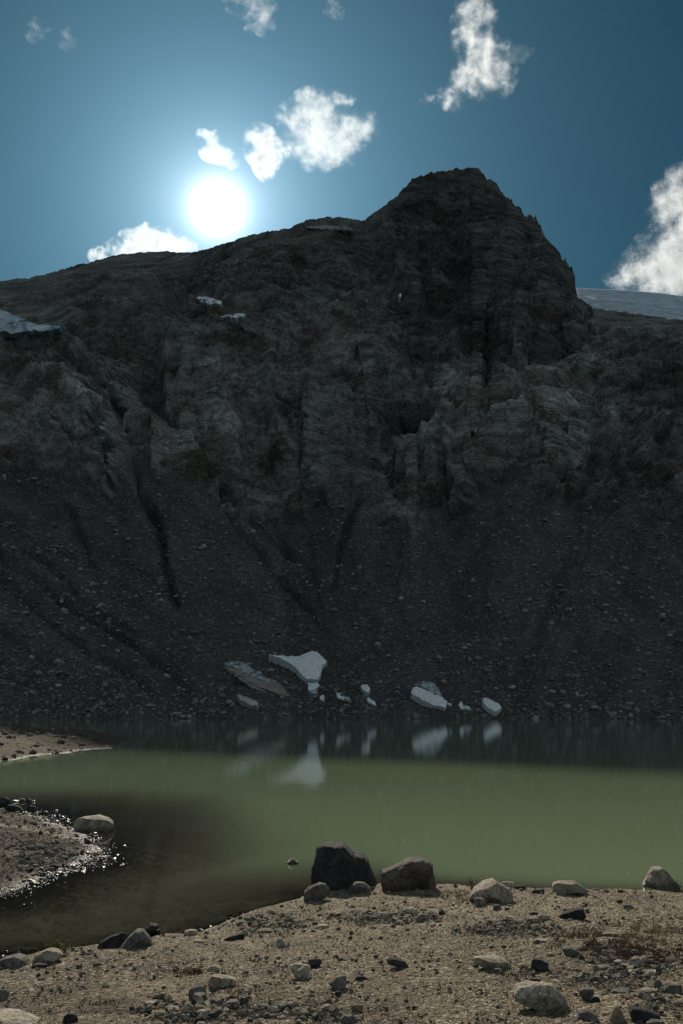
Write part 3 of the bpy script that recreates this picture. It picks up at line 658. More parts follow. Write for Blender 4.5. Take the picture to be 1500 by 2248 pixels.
slab('snow_slab', [(903, 1519), (907, 1511), (914, 1508), (928, 1512), (945, 1519), (965, 1528), (983, 1541), (981, 1548), (978, 1555), (965, 1550), (948, 1547), (932, 1539), (915, 1530), (904, 1523)], M_SNOWG, 'big white snow slab leaning in front of a blue ice fragment', 'snow slab', top=2.6, thick=2.4, group=G_ICE, tilt=4)
slab('ice_chunk', [(924, 1507), (927, 1498), (938, 1499), (949, 1496), (953, 1505), (964, 1514), (972, 1527), (955, 1522), (940, 1515)], M_ICE, 'jagged blue ice fragment behind the big leaning snow slab', 'ice chunk', top=2.2, thick=2.2, group=G_ICE, rough=1.0)
slab('ice_chunk', [(982, 1544), (990, 1544), (993, 1548), (986, 1549)], M_SNOW, 'tiny white ice tip beside the lower end of the big leaning slab', 'ice chunk', top=1, thick=1, step=1.5, group=G_ICE)
slab('ice_chunk', [(1007, 1546), (1012, 1538), (1016, 1541), (1018, 1548), (1028, 1552), (1038, 1560), (1022, 1557), (1012, 1552)], M_SNOW, 'broken white ice chunk between the two right hand snow slabs', 'ice chunk', top=1.2, thick=1.3, step=2, group=G_ICE, rough=.8)
slab('snow_slab', [(1059, 1538), (1062, 1533), (1068, 1532), (1082, 1539), (1095, 1544), (1102, 1552), (1096, 1558), (1088, 1562), (1075, 1557), (1063, 1545)], M_SNOWG, 'last snow slab on the right, rounded and pitted, close to the water', 'snow slab', top=2.2, thick=2.0, group=G_ICE, tilt=4)

def patch(name, outline, mat, label, cat, off=1.2, step=4.0, kind=None, group=None):
    """snow lying on the mountain face: follows the rock under it and has a thickness of its own"""
    pts, faces, _ = tri_fill(outline, step)
    V, B = [], []
    d2, _ = seg_dist(np.array([p[0] for p in pts]), np.array([p[1] for p in pts]), outline, True)
    for (x, y), dd in zip(pts, d2):
        ci_ = int(np.clip(np.searchsorted(cols, x), 0, len(cols) - 1)); ri_ = int(np.clip((WATER_Y - y) / (WATER_Y - ysk[ci_]) * (NR - 1), 0, NR - 1))
        Y = float(YG[ri_, ci_]) - off - 7
        h_ = hit_mountain(x, y)[0]
        if h_: Y = min(Y, h_.y - 7)
        q = Vector(at_depth(x, y, Y)); q += Vector((0, -1, 0.2)) * (float(noise3(np.array([q * 0.15]))[0]) * 1.0 + 2.0 * (1 - math.exp(-dd / 10)))
        V.append(q); B.append(q + Vector((0, 14, -3)))
    nv = len(V); Fs = [tuple(f) for f in faces]
    a, b, cc = (V[i] for i in Fs[0][:3])
    if (b - a).cross(cc - a).y > 0: Fs = [f[::-1] for f in Fs]
    cnt = {(f[i], f[(i + 1) % len(f)]) for f in Fs for i in range(len(f))}
    side = [(e[1], e[0], e[0] + nv, e[1] + nv) for e in cnt if (e[1], e[0]) not in cnt]
    me = bpy.data.meshes.new(name); me.from_pydata([tuple(v) for v in V + B], [], Fs + [tuple(i + nv for i in f[::-1]) for f in Fs] + side); me.update()
    for p_ in me.polygons: p_.use_smooth = False
    return tag(link(name, me, mat), label, cat, group, kind)
patch('snow_patch', [(432, 656), (438, 650), (452, 651), (470, 656), (488, 664), (484, 668), (470, 666), (462, 669), (445, 662)], M_SNOW, 'small snow patch on the ridge face under the sun', 'snow patch')
patch('snow_patch', [(480, 695), (500, 692), (515, 689), (538, 688), (536, 693), (520, 697), (500, 695)], M_SNOW, 'thin snow strip lying on the rock bench', 'snow patch')
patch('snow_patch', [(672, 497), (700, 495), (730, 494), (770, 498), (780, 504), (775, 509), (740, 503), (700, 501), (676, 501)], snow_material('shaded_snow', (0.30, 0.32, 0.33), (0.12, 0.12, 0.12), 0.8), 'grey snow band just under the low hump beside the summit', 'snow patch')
patch('snow_patch', [(876, 645), (880, 643), (882, 650), (878, 654), (875, 650)], M_SNOW, 'speck of snow in a cleft of the summit wall', 'snow patch', step=2)
patch('glacier', [(-260, 690), (-120, 678), (0, 681), (20, 686), (45, 698), (75, 709), (110, 714), (142, 717), (125, 722), (95, 727), (60, 726), (25, 733), (0, 728), (-120, 740), (-260, 745)], M_GLAC, 'pale glacier tongue on the left bench of the mountain', 'glacier', step=8, kind='structure')
# glacier behind the summit, a sheet rising away from the viewer
gx = np.concatenate([np.linspace(1150, 1620, 260), np.linspace(1640, 3000, 40)]); gt = np.linspace(0, 1, 90)
gtop = interp(gx, [(1150, 628), (1268, 632), (1350, 636), (1440, 642), (1500, 650), (1700, 690), (3000, 800)]); gbot = interp(gx, [(1150, 690), (1270, 690), (1340, 697), (1400, 702), (1440, 708), (1500, 720), (1700, 760), (3000, 900)])
gpy = gbot[None, :] + (gtop - gbot)[None, :] * gt[:, None]; gpx = np.broadcast_to(gx, gpy.shape)
gY = 760 + 330 * gt[:, None] ** 1.3 + 0 * gpx
gP = at_depth(gpx, gpy, gY)
gP[..., 2] += 2.2 * fbm(gP / np.array([30., 60., 30.]), 5, ridged=True) * (1 - 0.93 * smooth(gt, 0.62, 0.8))[:, None]
gb = gP[-1].copy(); gb[:, 1] += 200; gb[:, 2] -= 120; gf = gP[0].copy(); gf[:, 1] += 30; gf[:, 2] -= 40
gA = np.concatenate([gf[None], gP, gb[None]])
tag(link('glacier', mesh_np('glacier', gA, grid_faces(*gA.shape[:2]), True), M_GLAC), 'crevassed glacier on the skyline right of the summit', 'glacier', kind='structure')

# ================================================================ SCREE AND PEBBLES (merged stuff)
def ico(level):
    t = (1 + 5 ** .5) / 2
    v = [(-1, t, 0), (1, t, 0), (-1, -t, 0), (1, -t, 0), (0, -1, t), (0, 1, t), (0, -1, -t), (0, 1, -t), (t, 0, -1), (t, 0, 1), (-t, 0, -1), (-t, 0, 1)]
    f = [(0, 11, 5), (0, 5, 1), (0, 1, 7), (0, 7, 10), (0, 10, 11), (1, 5, 9), (5, 11, 4), (11, 10, 2), (10, 7, 6), (7, 1, 8), (3, 9, 4), (3, 4, 2), (3, 2, 6), (3, 6, 8), (3, 8, 9), (4, 9, 5), (2, 4, 11), (6, 2, 10), (8, 6, 7), (9, 8, 1)]
    v = [Vector(x).normalized() for x in v]
    for _ in range(level):
        cache = {}; nf = []
        def mid(a, b):
            k = (min(a, b), max(a, b))
            if k not in cache: cache[k] = len(v); v.append((v[a] + v[b]).normalized())
            return cache[k]
        for a, b, c in f:
            x, y, z = mid(a, b), mid(b, c), mid(c, a); nf += [(a, x, z), (b, y, x), (c, z, y), (x, y, z)]
        f = nf
    return np.array([tuple(x) for x in v], np.float32), np.array(f, np.int32)
ICO = {k: ico(k) for k in (0, 1, 2, 4)}
def chip(V, n, r, lo=0.55, hi=0.9):
    """flatten a sphere against random planes so that it gets facets"""
    V = V.copy()
    for _ in range(n):
        d = r.normal(size=3); d /= np.linalg.norm(d); k = r.uniform(lo, hi); s = V @ d
        V -= np.where(s > k, s - k, 0)[:, None] * d
    return V
def scatter_mesh(name, C, S, T, level, mat, flat=(0.4, 0.8), nproto=14, tiltdir=None):
    base, fc = ICO[level]; protos = [chip(base, 7, rng) for _ in range(nproto)]
    n = len(C); pid = rng.integers(0, nproto, n); PV = np.stack(protos)[pid]
    sc_ = np.stack([rng.uniform(.8, 1.25, n), rng.uniform(.65, 1.05, n), rng.uniform(*flat, n)], -1) * S[:, None]
    PV = PV * sc_[:, None, :]
    a = rng.uniform(0, 2 * np.pi, n); b = rng.normal(0, .3, n); ca, sa, cb, sb = np.cos(a), np.sin(a), np.cos(b), np.sin(b)
    x, y, z = PV[..., 0], PV[..., 1], PV[..., 2]
    y, z = y * cb[:, None] - z * sb[:, None], y * sb[:, None] + z * cb[:, None]
    x, y = x * ca[:, None] - y * sa[:, None], x * sa[:, None] + y * ca[:, None]
    PV = np.stack([x, y, z], -1) + C[:, None, :]
    FF = (fc[None] + (np.arange(n) * len(base))[:, None, None]).reshape(-1, 3)
    me = mesh_np(name, PV, FF, False); attr(me, 'tone', np.repeat(T, len(base))); return link(name, me, mat)
# scree on the fan: sampled over the mountain grid where it is talus
ri, ci = np.nonzero((talus[:, :] > 0.5) & (pxG > -140) & (pxG < 1640))
k = rng.integers(0, len(ri), 120000); ri, ci = ri[k], ci[k]
dens = fbm(P2[ri, ci] / 25.0, 3); keep = rng.uniform(-.5, .5, len(ri)) < dens + 0.28; ri, ci = ri[keep], ci[keep]
Sz = np.clip(rng.pareto(3.0, len(ri)) * 0.24 + 0.13, 0.12, 1.7)
C = P2[ri, ci] + N[ri, ci] * (Sz * 0.15)[:, None]
o = scatter_mesh('scree', C, Sz, np.clip(rng.beta(1.3, 2.6, len(ri)) + 0.12 * (Sz > .8), 0, 1), 0, M_SCREE); tag(o, 'loose grey stones covering the scree slope', 'scree', kind='stuff')
print('scree', len(ri))

# ================================================================ BOULDERS AND STONES OF THE SHORE
HEROES = []     # (px, py, short name) for the labels of the smaller stones
def stone_mesh(name, outline_w, depth, rough, seed, level=4, p=2.6, chips=16, hfreq=3.0, nose=0.0):
    """outline_w: outline in metres in the x-z plane round the centre. The solid has that silhouette from the front and a real depth."""
    r = np.random.default_rng(seed); V = ICO[level][0].astype(float).copy()
    V = np.sign(V) * np.abs(V) ** 1.0
    ang_ = np.arctan2(V[:, 2], V[:, 0])
    oa = np.arctan2([q[1] for q in outline_w], [q[0] for q in outline_w]); orr = np.hypot([q[0] for q in outline_w], [q[1] for q in outline_w])
    # radius of the polygon in each direction (ray / edge)
    rad = np.zeros(len(V)); dx, dz = np.cos(ang_), np.sin(ang_); n = len(outline_w)
    for i in range(n):
        ax, az = outline_w[i]; bx_, bz_ = outline_w[(i + 1) % n]; ex, ez = bx_ - ax, bz_ - az
        den = dx * ez - dz * ex; den = np.where(np.abs(den) < 1e-9, 1e-9, den)
        t = (ax * ez - az * ex) / den; u = (ax * dz - az * dx) / den
        ok = (t > 0) & (u >= -1e-6) & (u <= 1 + 1e-6); rad = np.where(ok, np.maximum(rad, t), rad)
    rad = np.where(rad == 0, orr.mean(), rad)
    w = V[:, 1]; aw = np.clip(np.abs(w), 0, 1)
    inpl = np.hypot(V[:, 0], V[:, 2]); nn = (np.abs(inpl) ** p + aw ** p) ** (1 / p)
    inpl, w2 = inpl / nn, w / nn
    X = np.stack([dx * rad * inpl, w2 * depth, dz * rad * inpl], -1)
    size = orr.mean()
    for _ in range(chips):      # facets cut into the depth, keeping the silhouette
        d = r.normal(size=3) * np.array([.7, 1.2, .7]); d /= np.linalg.norm(d); s = X @ d; kk = s.max() * r.uniform(.60, .90)
        X -= np.where(s > kk, s - kk, 0)[:, None] * d * np.clip(np.abs(w2) * 1.8, .25, 1)[:, None]
    nrmv = X / (np.linalg.norm(X, axis=1, keepdims=True) + 1e-9)
    q = X / size * hfreq * 0.5 + seed * 3.7
    X += nrmv * (size * rough * 1.15 * (0.55 * fbm(q, 5, gain=0.55, ridged=True) + 0.5 * fbm(q * 2.3, 4, gain=.6)))[:, None]
    return mesh_np(name, X, ICO[level][1], False)
def pick_h(px, by):
    g = on_ground(px, by); return g
def boulder(outline, mat, label, name='boulder', depth=0.7, rough=0.05, seed=None, p=2.6, chips=16, sink=0.12, short=None, group=None, cat=None, base_y=None, level=4, hfreq=3.0):
    xs = [q[0] for q in outline]; ys_ = [q[1] for q in outline]; cx = (min(xs) + max(xs)) / 2; by = base_y or max(ys_)
    g = on_ground(cx, by - 1); cyp = (min(ys_) + max(ys_)) / 2
    w_ = (max(xs) - min(xs)) / F * g[1]
    dpt = depth * w_ / 2
    Y = g[1] + dpt * 0.75
    c = at_depth(cx, cyp, Y)
    ow = []
    for (x, y) in outline:
        q = at_depth(x, y, Y) - c
        ow.append((q[0], q[2] - (sink * w_ * 0.5 if y > cyp + 0.25 * (max(ys_) - min(ys_)) else 0)))
    if seed is None: seed = int(cx * 3 + by)
    me = stone_mesh(name, ow, dpt, rough, seed, p=p, chips=chips, level=level, hfreq=hfreq)
    o = link(name, me, MATS[mat]); o.location = c
    tag(o, label, cat or ('boulder' if w_ > 0.35 else 'stone'), group)
    if short: HEROES.append((cx, by, short))
    return o
def quick(cx, by, w, h, mat, label, short=None, **kw):
    """outline of an irregular stone: width, height, bottom centre in photo pixels"""
    r = random.Random(int(cx * 7 + by)); n = r.choice([7, 8, 9]); out = []
    for i in range(n):
        a = 2 * math.pi * (i + r.uniform(-.28, .28)) / n; k = r.uniform(.86, 1.06)
        x = math.copysign(abs(math.cos(a)) ** .8, math.cos(a)); y = math.copysign(abs(math.sin(a)) ** .8, math.sin(a))
        out.append((cx + x * k * w / 2, by - h / 2 - y * k * h / 2))
    kw.setdefault('name', 'stone'); kw.setdefault('depth', 1.0); kw.setdefault('rough', 0.07)
    return boulder(out, mat, label, short=short, level=kw.pop('level', 2 if w < 34 else 4), **kw)

boulder([(680, 1942), (684, 1905), (691, 1885), (694, 1862), (705, 1857), (722, 1855), (738, 1853), (752, 1853), (764, 1862), (778, 1871), (797, 1877), (806, 1888), (812, 1905), (820, 1925), (833, 1946), (800, 1955), (740, 1960), (700, 1954)],
        'dark', 'largest boulder on the shore, nearly black, flat topped with a sloping right shoulder', depth=0.8, rough=0.09, p=4.5, chips=9, short='big black boulder', hfreq=2.6, base_y=1953)
boulder([(835, 1914), (845, 1912), (858, 1906), (880, 1896), (900, 1887), (925, 1884), (940, 1888), (948, 1898), (951, 1915), (957, 1930), (963, 1948), (940, 1960), (900, 1964), (865, 1956), (840, 1945)],
        'brown', 'brown boulder with a sunlit pale top, right of the big black one', depth=0.75, rough=0.06, p=4.5, chips=9, short='brown boulder', base_y=1957)
boulder([(666, 1980), (665, 1958), (674, 1947), (700, 1938), (716, 1941), (728, 1957), (722, 1968), (700, 1975)], 'grey', 'rounded grey boulder at the left foot of the big black one', depth=0.9, rough=0.07, short='grey boulder by the black one')
boulder([(762, 1963), (768, 1947), (781, 1936), (800, 1938), (814, 1949), (812, 1960), (790, 1966)], 'grey', 'small smooth dome shaped boulder in front of the big black one', depth=0.9, rough=0.03, short='dome shaped boulder')
boulder([(160, 1809), (165, 1799), (185, 1793), (215, 1790), (236, 1797), (250, 1808), (253, 1822), (240, 1830), (205, 1834), (175, 1826)], 'pale', 'pale flat topped boulder standing in the water at the tip of the near spit', depth=0.85, rough=0.035, p=3.2, sink=0.2, short='boulder at the spit tip', base_y=1830)
boulder([(626, 1900), (633, 1890), (641, 1883), (650, 1888), (659, 1898), (650, 1905), (635, 1906)], 'tan', 'lone pointed stone poking out of the shallow water', name='stone', depth=0.9, rough=0.06, short='lone stone in the water', base_y=1903)
boulder([(1025, 1963), (1040, 1948), (1062, 1938), (1085, 1931), (1100, 1942), (1120, 1953), (1130, 1965), (1136, 1986), (1115, 1991), (1090, 1983), (1050, 1980), (1028, 1974)], 'pale', 'cream boulder with a ridged top and reddish plants at its left foot', depth=1.0, rough=0.08, p=3, short='ridged cream boulder', base_y=1984)
quick(1053, 1992, 32, 22, 'grey', 'grey stone tucked under the left side of the ridged cream boulder', depth=1)
quick(1091, 2000, 20, 15, 'grey', 'small grey stone under the right side of the ridged cream boulder')
quick(1112, 1949, 36, 14, 'pale', 'low pale stone just behind the ridged cream boulder')
quick(1140, 1953, 32, 9, 'dark', 'thin dark stone at the water edge behind the ridged cream boulder')
quick(1181, 1963, 32, 11, 'dark', 'flat dark stone midway between the two cream boulders', 'flat dark stone by the water')
boulder([(1207, 1951), (1214, 1940), (1228, 1933), (1260, 1934), (1280, 1947), (1297, 1956), (1275, 1967), (1238, 1968), (1215, 1960)], 'pale', 'whitish rounded boulder at the water edge, right of the ridged cream one', depth=0.9, rough=0.06, short='whitish rounded boulder')
quick(1309, 1958, 18, 8, 'grey', 'small grey stone beside the right end of the whitish rounded boulder')
quick(1363, 1962, 18, 9, 'dark', 'small dark stone at the edge left of the conical boulder')
boulder([(1404, 1951), (1408, 1938), (1425, 1920), (1434, 1906), (1450, 1903), (1461, 1912), (1475, 1928), (1490, 1943), (1496, 1957), (1460, 1962), (1425, 1961)], 'pale', 'pale conical boulder at the right end of the shore', depth=0.9, rough=0.07, short='conical boulder', base_y=1957)
boulder([(1224, 2012), (1243, 2001), (1265, 1993), (1279, 1992), (1286, 2012), (1281, 2021), (1240, 2019)], 'dark', 'dark wedge shaped rock on the sand below the whitish rounded boulder', depth=0.8, rough=0.05, short='dark wedge rock')
quick(1284, 1991, 16, 9, 'dark', 'small black stone just above the dark wedge rock')
quick(1361, 1986, 16, 11, 'dark', 'small black stone on the sand below the conical boulder')
quick(1379, 1996, 24, 11, 'grey', 'flat grey stone beside the small black stone below the conical boulder')
quick(1170, 2028, 32, 14, 'pale', 'pale low stone left of the dark wedge rock', 'pale low stone')
quick(1195, 2023, 30, 16, 'pale', 'half lit stone between the pale low stone and the dark wedge rock')
quick(1172, 2014, 24, 12, 'dark', 'black stone just above the pale low stone')
quick(1276, 2037, 28, 9, 'tan', 'flat tan stone under the dark wedge rock')
quick(1341, 2058, 40, 12, 'tan', 'broad yellowish flat stone in the reddish grass', 'yellowish flat stone')
quick(1190, 2073, 46, 10, 'pale', 'long pale flat stone at the upper edge of the stony hollow')
boulder([(1236, 2082), (1250, 2078), (1266, 2086), (1285, 2098), (1288, 2103), (1260, 2103), (1242, 2098)], 'grey', 'tilted grey stone at the left end of the stony hollow', name='stone', depth=1.0, rough=0.06, short='tilted grey stone')
boulder([(1038, 2104), (1045, 2098), (1075, 2099), (1100, 2104), (1118, 2114), (1128, 2124), (1110, 2130), (1075, 2124), (1042, 2116)], 'pale', 'long low whitish rock left of the dark square block', depth=0.8, rough=0.07, short='long whitish rock')
quick(1093, 2138, 22, 12, 'grey', 'small stone under the long whitish rock')
boulder([(1165, 2118), (1168, 2104), (1185, 2106), (1203, 2112), (1206, 2130), (1195, 2136), (1167, 2127)], 'dark', 'dark square block of rock with a sharp shadow', depth=0.9, rough=0.04, p=4, short='dark square block')
quick(1208, 2105, 20, 14, 'pale', 'small white stone just above the dark square block')
boulder([(1128, 2182), (1134, 2166), (1160, 2160), (1200, 2160), (1220, 2167), (1240, 2184), (1256, 2215), (1240, 2224), (1200, 2213), (1150, 2203), (1131, 2194)], 'pale', 'large mottled boulder lowest on the right, sloping to a point', depth=0.9, rough=0.09, p=3, short='large mottled boulder')
quick(1173, 2160, 30, 12, 'dark', 'dark stone touching the top of the large mottled boulder')
boulder([(1262, 2262), (1272, 2222), (1288, 2216), (1308, 2224), (1322, 2262)], 'grey', 'grey stone cut by the frame bottom beside the tan upright stone', name='stone', depth=1, rough=0.07, base_y=2246, short='cut off grey stone')
boulder([(1331, 2262), (1340, 2226), (1351, 2207), (1362, 2212), (1371, 2236), (1368, 2262)], 'tan', 'tan upright stone standing on end at the bottom right', name='stone', depth=1, rough=0.06, base_y=2246, short='tan upright stone')
boulder([(1384, 2222), (1388, 2214), (1420, 2217), (1446, 2226), (1451, 2240), (1440, 2250), (1400, 2248), (1386, 2236)], 'dark', 'dark block with a pale edge in the bottom right corner', depth=0.9, rough=0.05, p=3.5, short='dark corner block')
quick(1440, 2258, 44, 18, 'grey', 'low grey stone in front of the dark corner block')
quick(1287, 2200, 34, 34, 'grey', 'pyramid shaped grey stone right of the large mottled boulder')
quick(1308, 2206, 26, 18, 'dark', 'dark stone leaning on the pyramid shaped grey one')
quick(1420, 2190, 52, 20, 'pale', 'whitish slab at the right lower edge of the stony hollow', 'whitish slab')
quick(1365, 2184, 60, 14, 'grey', 'long grey slab in the lower stony hollow')
quick(1480, 2185, 40, 26, 'grey', 'grey stone at the right frame edge near the whitish slab')
boulder([(846, 2106), (855, 2101), (870, 2103), (886, 2109), (906, 2124), (890, 2128), (865, 2119), (849, 2114)], 'dark', 'long black leaf shaped rock alone on bare sand', name='stone', depth=0.7, rough=0.03, short='black leaf shaped rock')
boulder([(778, 2148), (786, 2142), (800, 2144), (813, 2151), (800, 2154), (784, 2153)], 'dark', 'small black oval stone left of the leaf shaped rock', name='stone', depth=0.7, rough=0.03)
quick(752, 2112, 24, 9, 'dark', 'flat black stone on the sand right of the cup shaped rock')
boulder([(637, 2120), (648, 2115), (668, 2117), (684, 2122), (686, 2131), (676, 2143), (655, 2147), (643, 2136)], 'pale', 'pale wedge shaped rock touching the dark cup shaped one', depth=0.9, rough=0.05, short='pale wedge rock')
boulder([(677, 2107), (690, 2105), (705, 2104), (707, 2114), (700, 2124), (686, 2126), (678, 2116)], 'dark', 'dark cup shaped rock on the sand behind the pale wedge', name='stone', depth=0.8, rough=0.04, short='dark cup shaped rock')
boulder([(720, 2160), (738, 2146), (757, 2141), (763, 2150), (756, 2172), (736, 2172)], 'grey', 'grey angular rock right of the pale wedge with light upper edge', name='stone', depth=0.8, rough=0.06, short='grey angular rock')
quick(742, 2187, 18, 12, 'dark', 'small dark mossy stone under the grey angular rock')
boulder([(491, 2062), (510, 2053), (535, 2048), (541, 2062), (534, 2067), (515, 2067), (493, 2067)], 'dark', 'dark shed shaped block near the left shore line', name='stone', depth=0.8, rough=0.04, p=4, short='dark shed shaped block')
boulder([(604, 2075), (609, 2063), (616, 2060), (626, 2070), (634, 2081), (615, 2082)], 'pale', 'pale blue grey upright flake alone on the sand', name='stone', depth=0.5, rough=0.04, short='pale upright flake')
quick(708, 2043, 36, 13, 'pale', 'pale low stone below the shore pebble bank', 'pale stone below the pebble bank')
boulder([(256, 2094), (268, 2075), (284, 2055), (301, 2040), (316, 2040), (327, 2054), (337, 2077), (310, 2084), (280, 2092)], 'grey', 'speckled grey granite boulder with steep left side on the left shore', depth=0.8, rough=0.03, short='speckled granite boulder', base_y=2084)
boulder([(312, 2042), (328, 2027), (347, 2030), (355, 2044), (353, 2057), (325, 2058)], 'dark', 'black angular rock at the water behind the speckled granite boulder', depth=0.9, rough=0.06, short='black angular rock')
boulder([(208, 2084), (220, 2068), (245, 2055), (268, 2047), (285, 2052), (268, 2078), (235, 2084)], 'dark', 'long black rock at the water left of the speckled granite boulder', depth=0.6, rough=0.11, short='long black rock')
boulder([(-22, 2118), (10, 2103), (35, 2097), (52, 2101), (66, 2118), (71, 2130), (40, 2134), (-22, 2136)], 'grey', 'rounded grey boulder cut by the left frame edge at the shore line', depth=0.9, rough=0.06, short='rounded boulder at the left edge', base_y=2128)
boulder([(62, 2107), (80, 2095), (105, 2084), (128, 2087), (143, 2096), (125, 2110), (98, 2119), (72, 2118)], 'pale', 'whitish boulder under the green willow bush', depth=0.9, rough=0.07, short='whitish boulder under the bush')
quick(88, 2128, 36, 14, 'dark', 'dark stone at the foot of the whitish boulder under the bush')
boulder([(-40, 2236), (-10, 2222), (30, 2226), (70, 2238), (118, 2256), (100, 2275), (-40, 2280)], 'pale', 'big smooth pale rock filling the bottom left corner', depth=0.9, rough=0.04, short='corner rock', base_y=2262)
quick(5, 2197, 30, 26, 'grey', 'grey stone cut by the left frame edge above the corner rock')
boulder([(452, 2130), (460, 2120), (474, 2119), (485, 2126), (480, 2134), (462, 2135)], 'pale', 'pale stone behind the reddish plant tuft', name='stone', depth=1, rough=0.06, short='pale stone behind the tuft')
boulder([(456, 2156), (466, 2140), (490, 2143), (521, 2150), (515, 2163), (500, 2174), (480, 2172), (462, 2166)], 'pale', 'pale slanted rock with dark reddish plants round its foot', depth=0.9, rough=0.06, short='pale slanted rock')
boulder([(411, 2186), (418, 2170), (435, 2163), (450, 2164), (453, 2180), (440, 2190), (420, 2192)], 'grey', 'rough knobbly grey rock left of the slanted one', name='stone', depth=1, rough=0.12, short='knobbly grey rock')
quick(156, 2252, 34, 28, 'dark', 'round dark stone right of the corner rock', 'round dark stone')
boulder([(882, 2000), (889, 1993), (900, 1990), (914, 1995), (918, 2005), (905, 2012), (887, 2009)], 'pale', 'rounded pale stone with moss at its left, in the middle pebble band', name='stone', depth=1, rough=0.05, short='mossy rounded stone')
quick(930, 2003, 20, 10, 'pale', 'small whitish stone right behind the mossy rounded stone')
quick(928, 2026, 34, 20, 'grey', 'smooth grey stone in front of the mossy rounded stone', 'smooth grey stone')
quick(925, 2038, 25, 8, 'pale', 'white brick shaped stone in the middle of the sand', 'white brick shaped stone', p=4)
quick(836, 2042, 56, 11, 'tan', 'long flat tan slab at the lower edge of the middle pebble band', 'long flat tan slab')
boulder([(748, 2236), (756, 2228), (772, 2229), (786, 2236), (784, 2256), (750, 2258)], 'grey', 'block shaped stone with lit top at the frame bottom', name='stone', depth=0.9, rough=0.05, p=3.5, base_y=2248, short='block shaped stone')
quick(784, 2222, 28, 18, 'tan', 'tan stone above the block shaped one')
boulder([(705, 2216), (712, 2198), (722, 2192), (732, 2200), (728, 2216)], 'grey', 'upright grey stone at the right end of the bottom pebble bed', name='stone', depth=1, rough=0.06, short='upright grey stone')
quick(719, 2222, 30, 16, 'pale', 'pale split stone under the upright grey one')
boulder([(487, 2206), (505, 2196), (520, 2195), (527, 2206), (515, 2216), (495, 2214)], 'grey', 'grey rounded stone in the dark plants of the pebble bed', name='stone', depth=1, rough=0.05, short='stone in the dark plants')
boulder([(396, 2222), (405, 2206), (415, 2201), (425, 2212), (424, 2226), (405, 2228)], 'pale', 'pale upright stone in the bottom pebble bed', name='stone', depth=1, rough=0.06, short='pale upright pebble bed stone')
quick(445, 2236, 30, 20, 'pale', 'pale broad stone in the bottom pebble bed')
quick(480, 2232, 28, 18, 'grey', 'grey stone right of the pale broad one in the pebble bed')
quick(350, 2236, 24, 16, 'tan', 'pinkish tan cobble in the bottom pebble bed', 'pinkish cobble')
quick(330, 2212, 32, 14, 'pale', 'pale flat stone at the upper left end of the pebble bed')
quick(578, 2218, 30, 14, 'grey', 'grey stone beside the green moss at the frame bottom')
quick(622, 2244, 34, 14, 'pale', 'pale stone in the green moss at the frame bottom')
quick(668, 2232, 26, 16, 'pale', 'pale stone at the right side of the green moss')
quick(213, 2124, 24, 11, 'grey', 'slanted lone grey stone on the left sand')
quick(200, 2098, 30, 7, 'dark', 'thin dark stone at the left shore line beside the long black rock')
quick(420, 2054, 34, 13, 'pale', 'pale stone right on the left shore line')
quick(437, 2073, 26, 10, 'pale', 'pale flat stone between the shore line and the dark shed shaped block')
quick(585, 2050, 46, 10, 'tan', 'low tan slab under the little sand bank')
quick(566, 2105, 14, 9, 'dark', 'small dark stone on the open sand below the shed shaped block')
quick(1057, 2005, 10, 7, 'grey', 'tiny stone under the pair at the ridged cream boulder')
# near spit
boulder([(-12, 1764), (-4, 1752), (8, 1748), (21, 1756), (24, 1768), (10, 1774), (-10, 1774)], 'dark', 'black angular boulder at the left frame edge on the near spit', depth=0.9, rough=0.06, short='black boulder on the spit', base_y=1772)
boulder([(14, 1772), (20, 1765), (38, 1769), (50, 1777), (48, 1784), (30, 1783), (16, 1780)], 'dark', 'dark flat slab in front of the black boulder on the near spit', name='stone', depth=0.8, rough=0.04, short='dark slab on the spit')
quick(48, 1765, 14, 13, 'grey', 'lit grey stone behind the dark slab on the near spit')
quick(63, 1766, 16, 13, 'dark', 'black stone behind the others at the far edge of the near spit')
quick(73, 1764, 12, 7, 'pale', 'tiny pale stone standing in the water off the near spit')
quick(70, 1785, 20, 17, 'dark', 'dark rounded stone at the water edge of the near spit', 'dark rounded spit stone')
quick(34, 1765, 24, 9, 'tan', 'pale wet slab between the black boulder and the lit grey stone')
boulder([(184, 1842), (190, 1839), (200, 1846), (205, 1854), (194, 1854), (186, 1850)], 'brown', 'leaning brown stone below the boulder at the spit tip', name='stone', depth=.8, rough=.05, short='leaning brown stone')
quick(90, 1833, 12, 9, 'dark', 'dark stone on the silty strip of the near spit')
quick(116, 1912, 22, 14, 'dark', 'dark cobble near the lower water edge of the near spit')
quick(72, 1946, 20, 12, 'tan', 'tan cobble in the lower water edge of the near spit')
quick(182, 1919, 18, 9, 'dark', 'dark wet stone in the water below the near spit')
quick(165, 1917, 12, 6, 'pale', 'small pale stone in the water below the near spit')
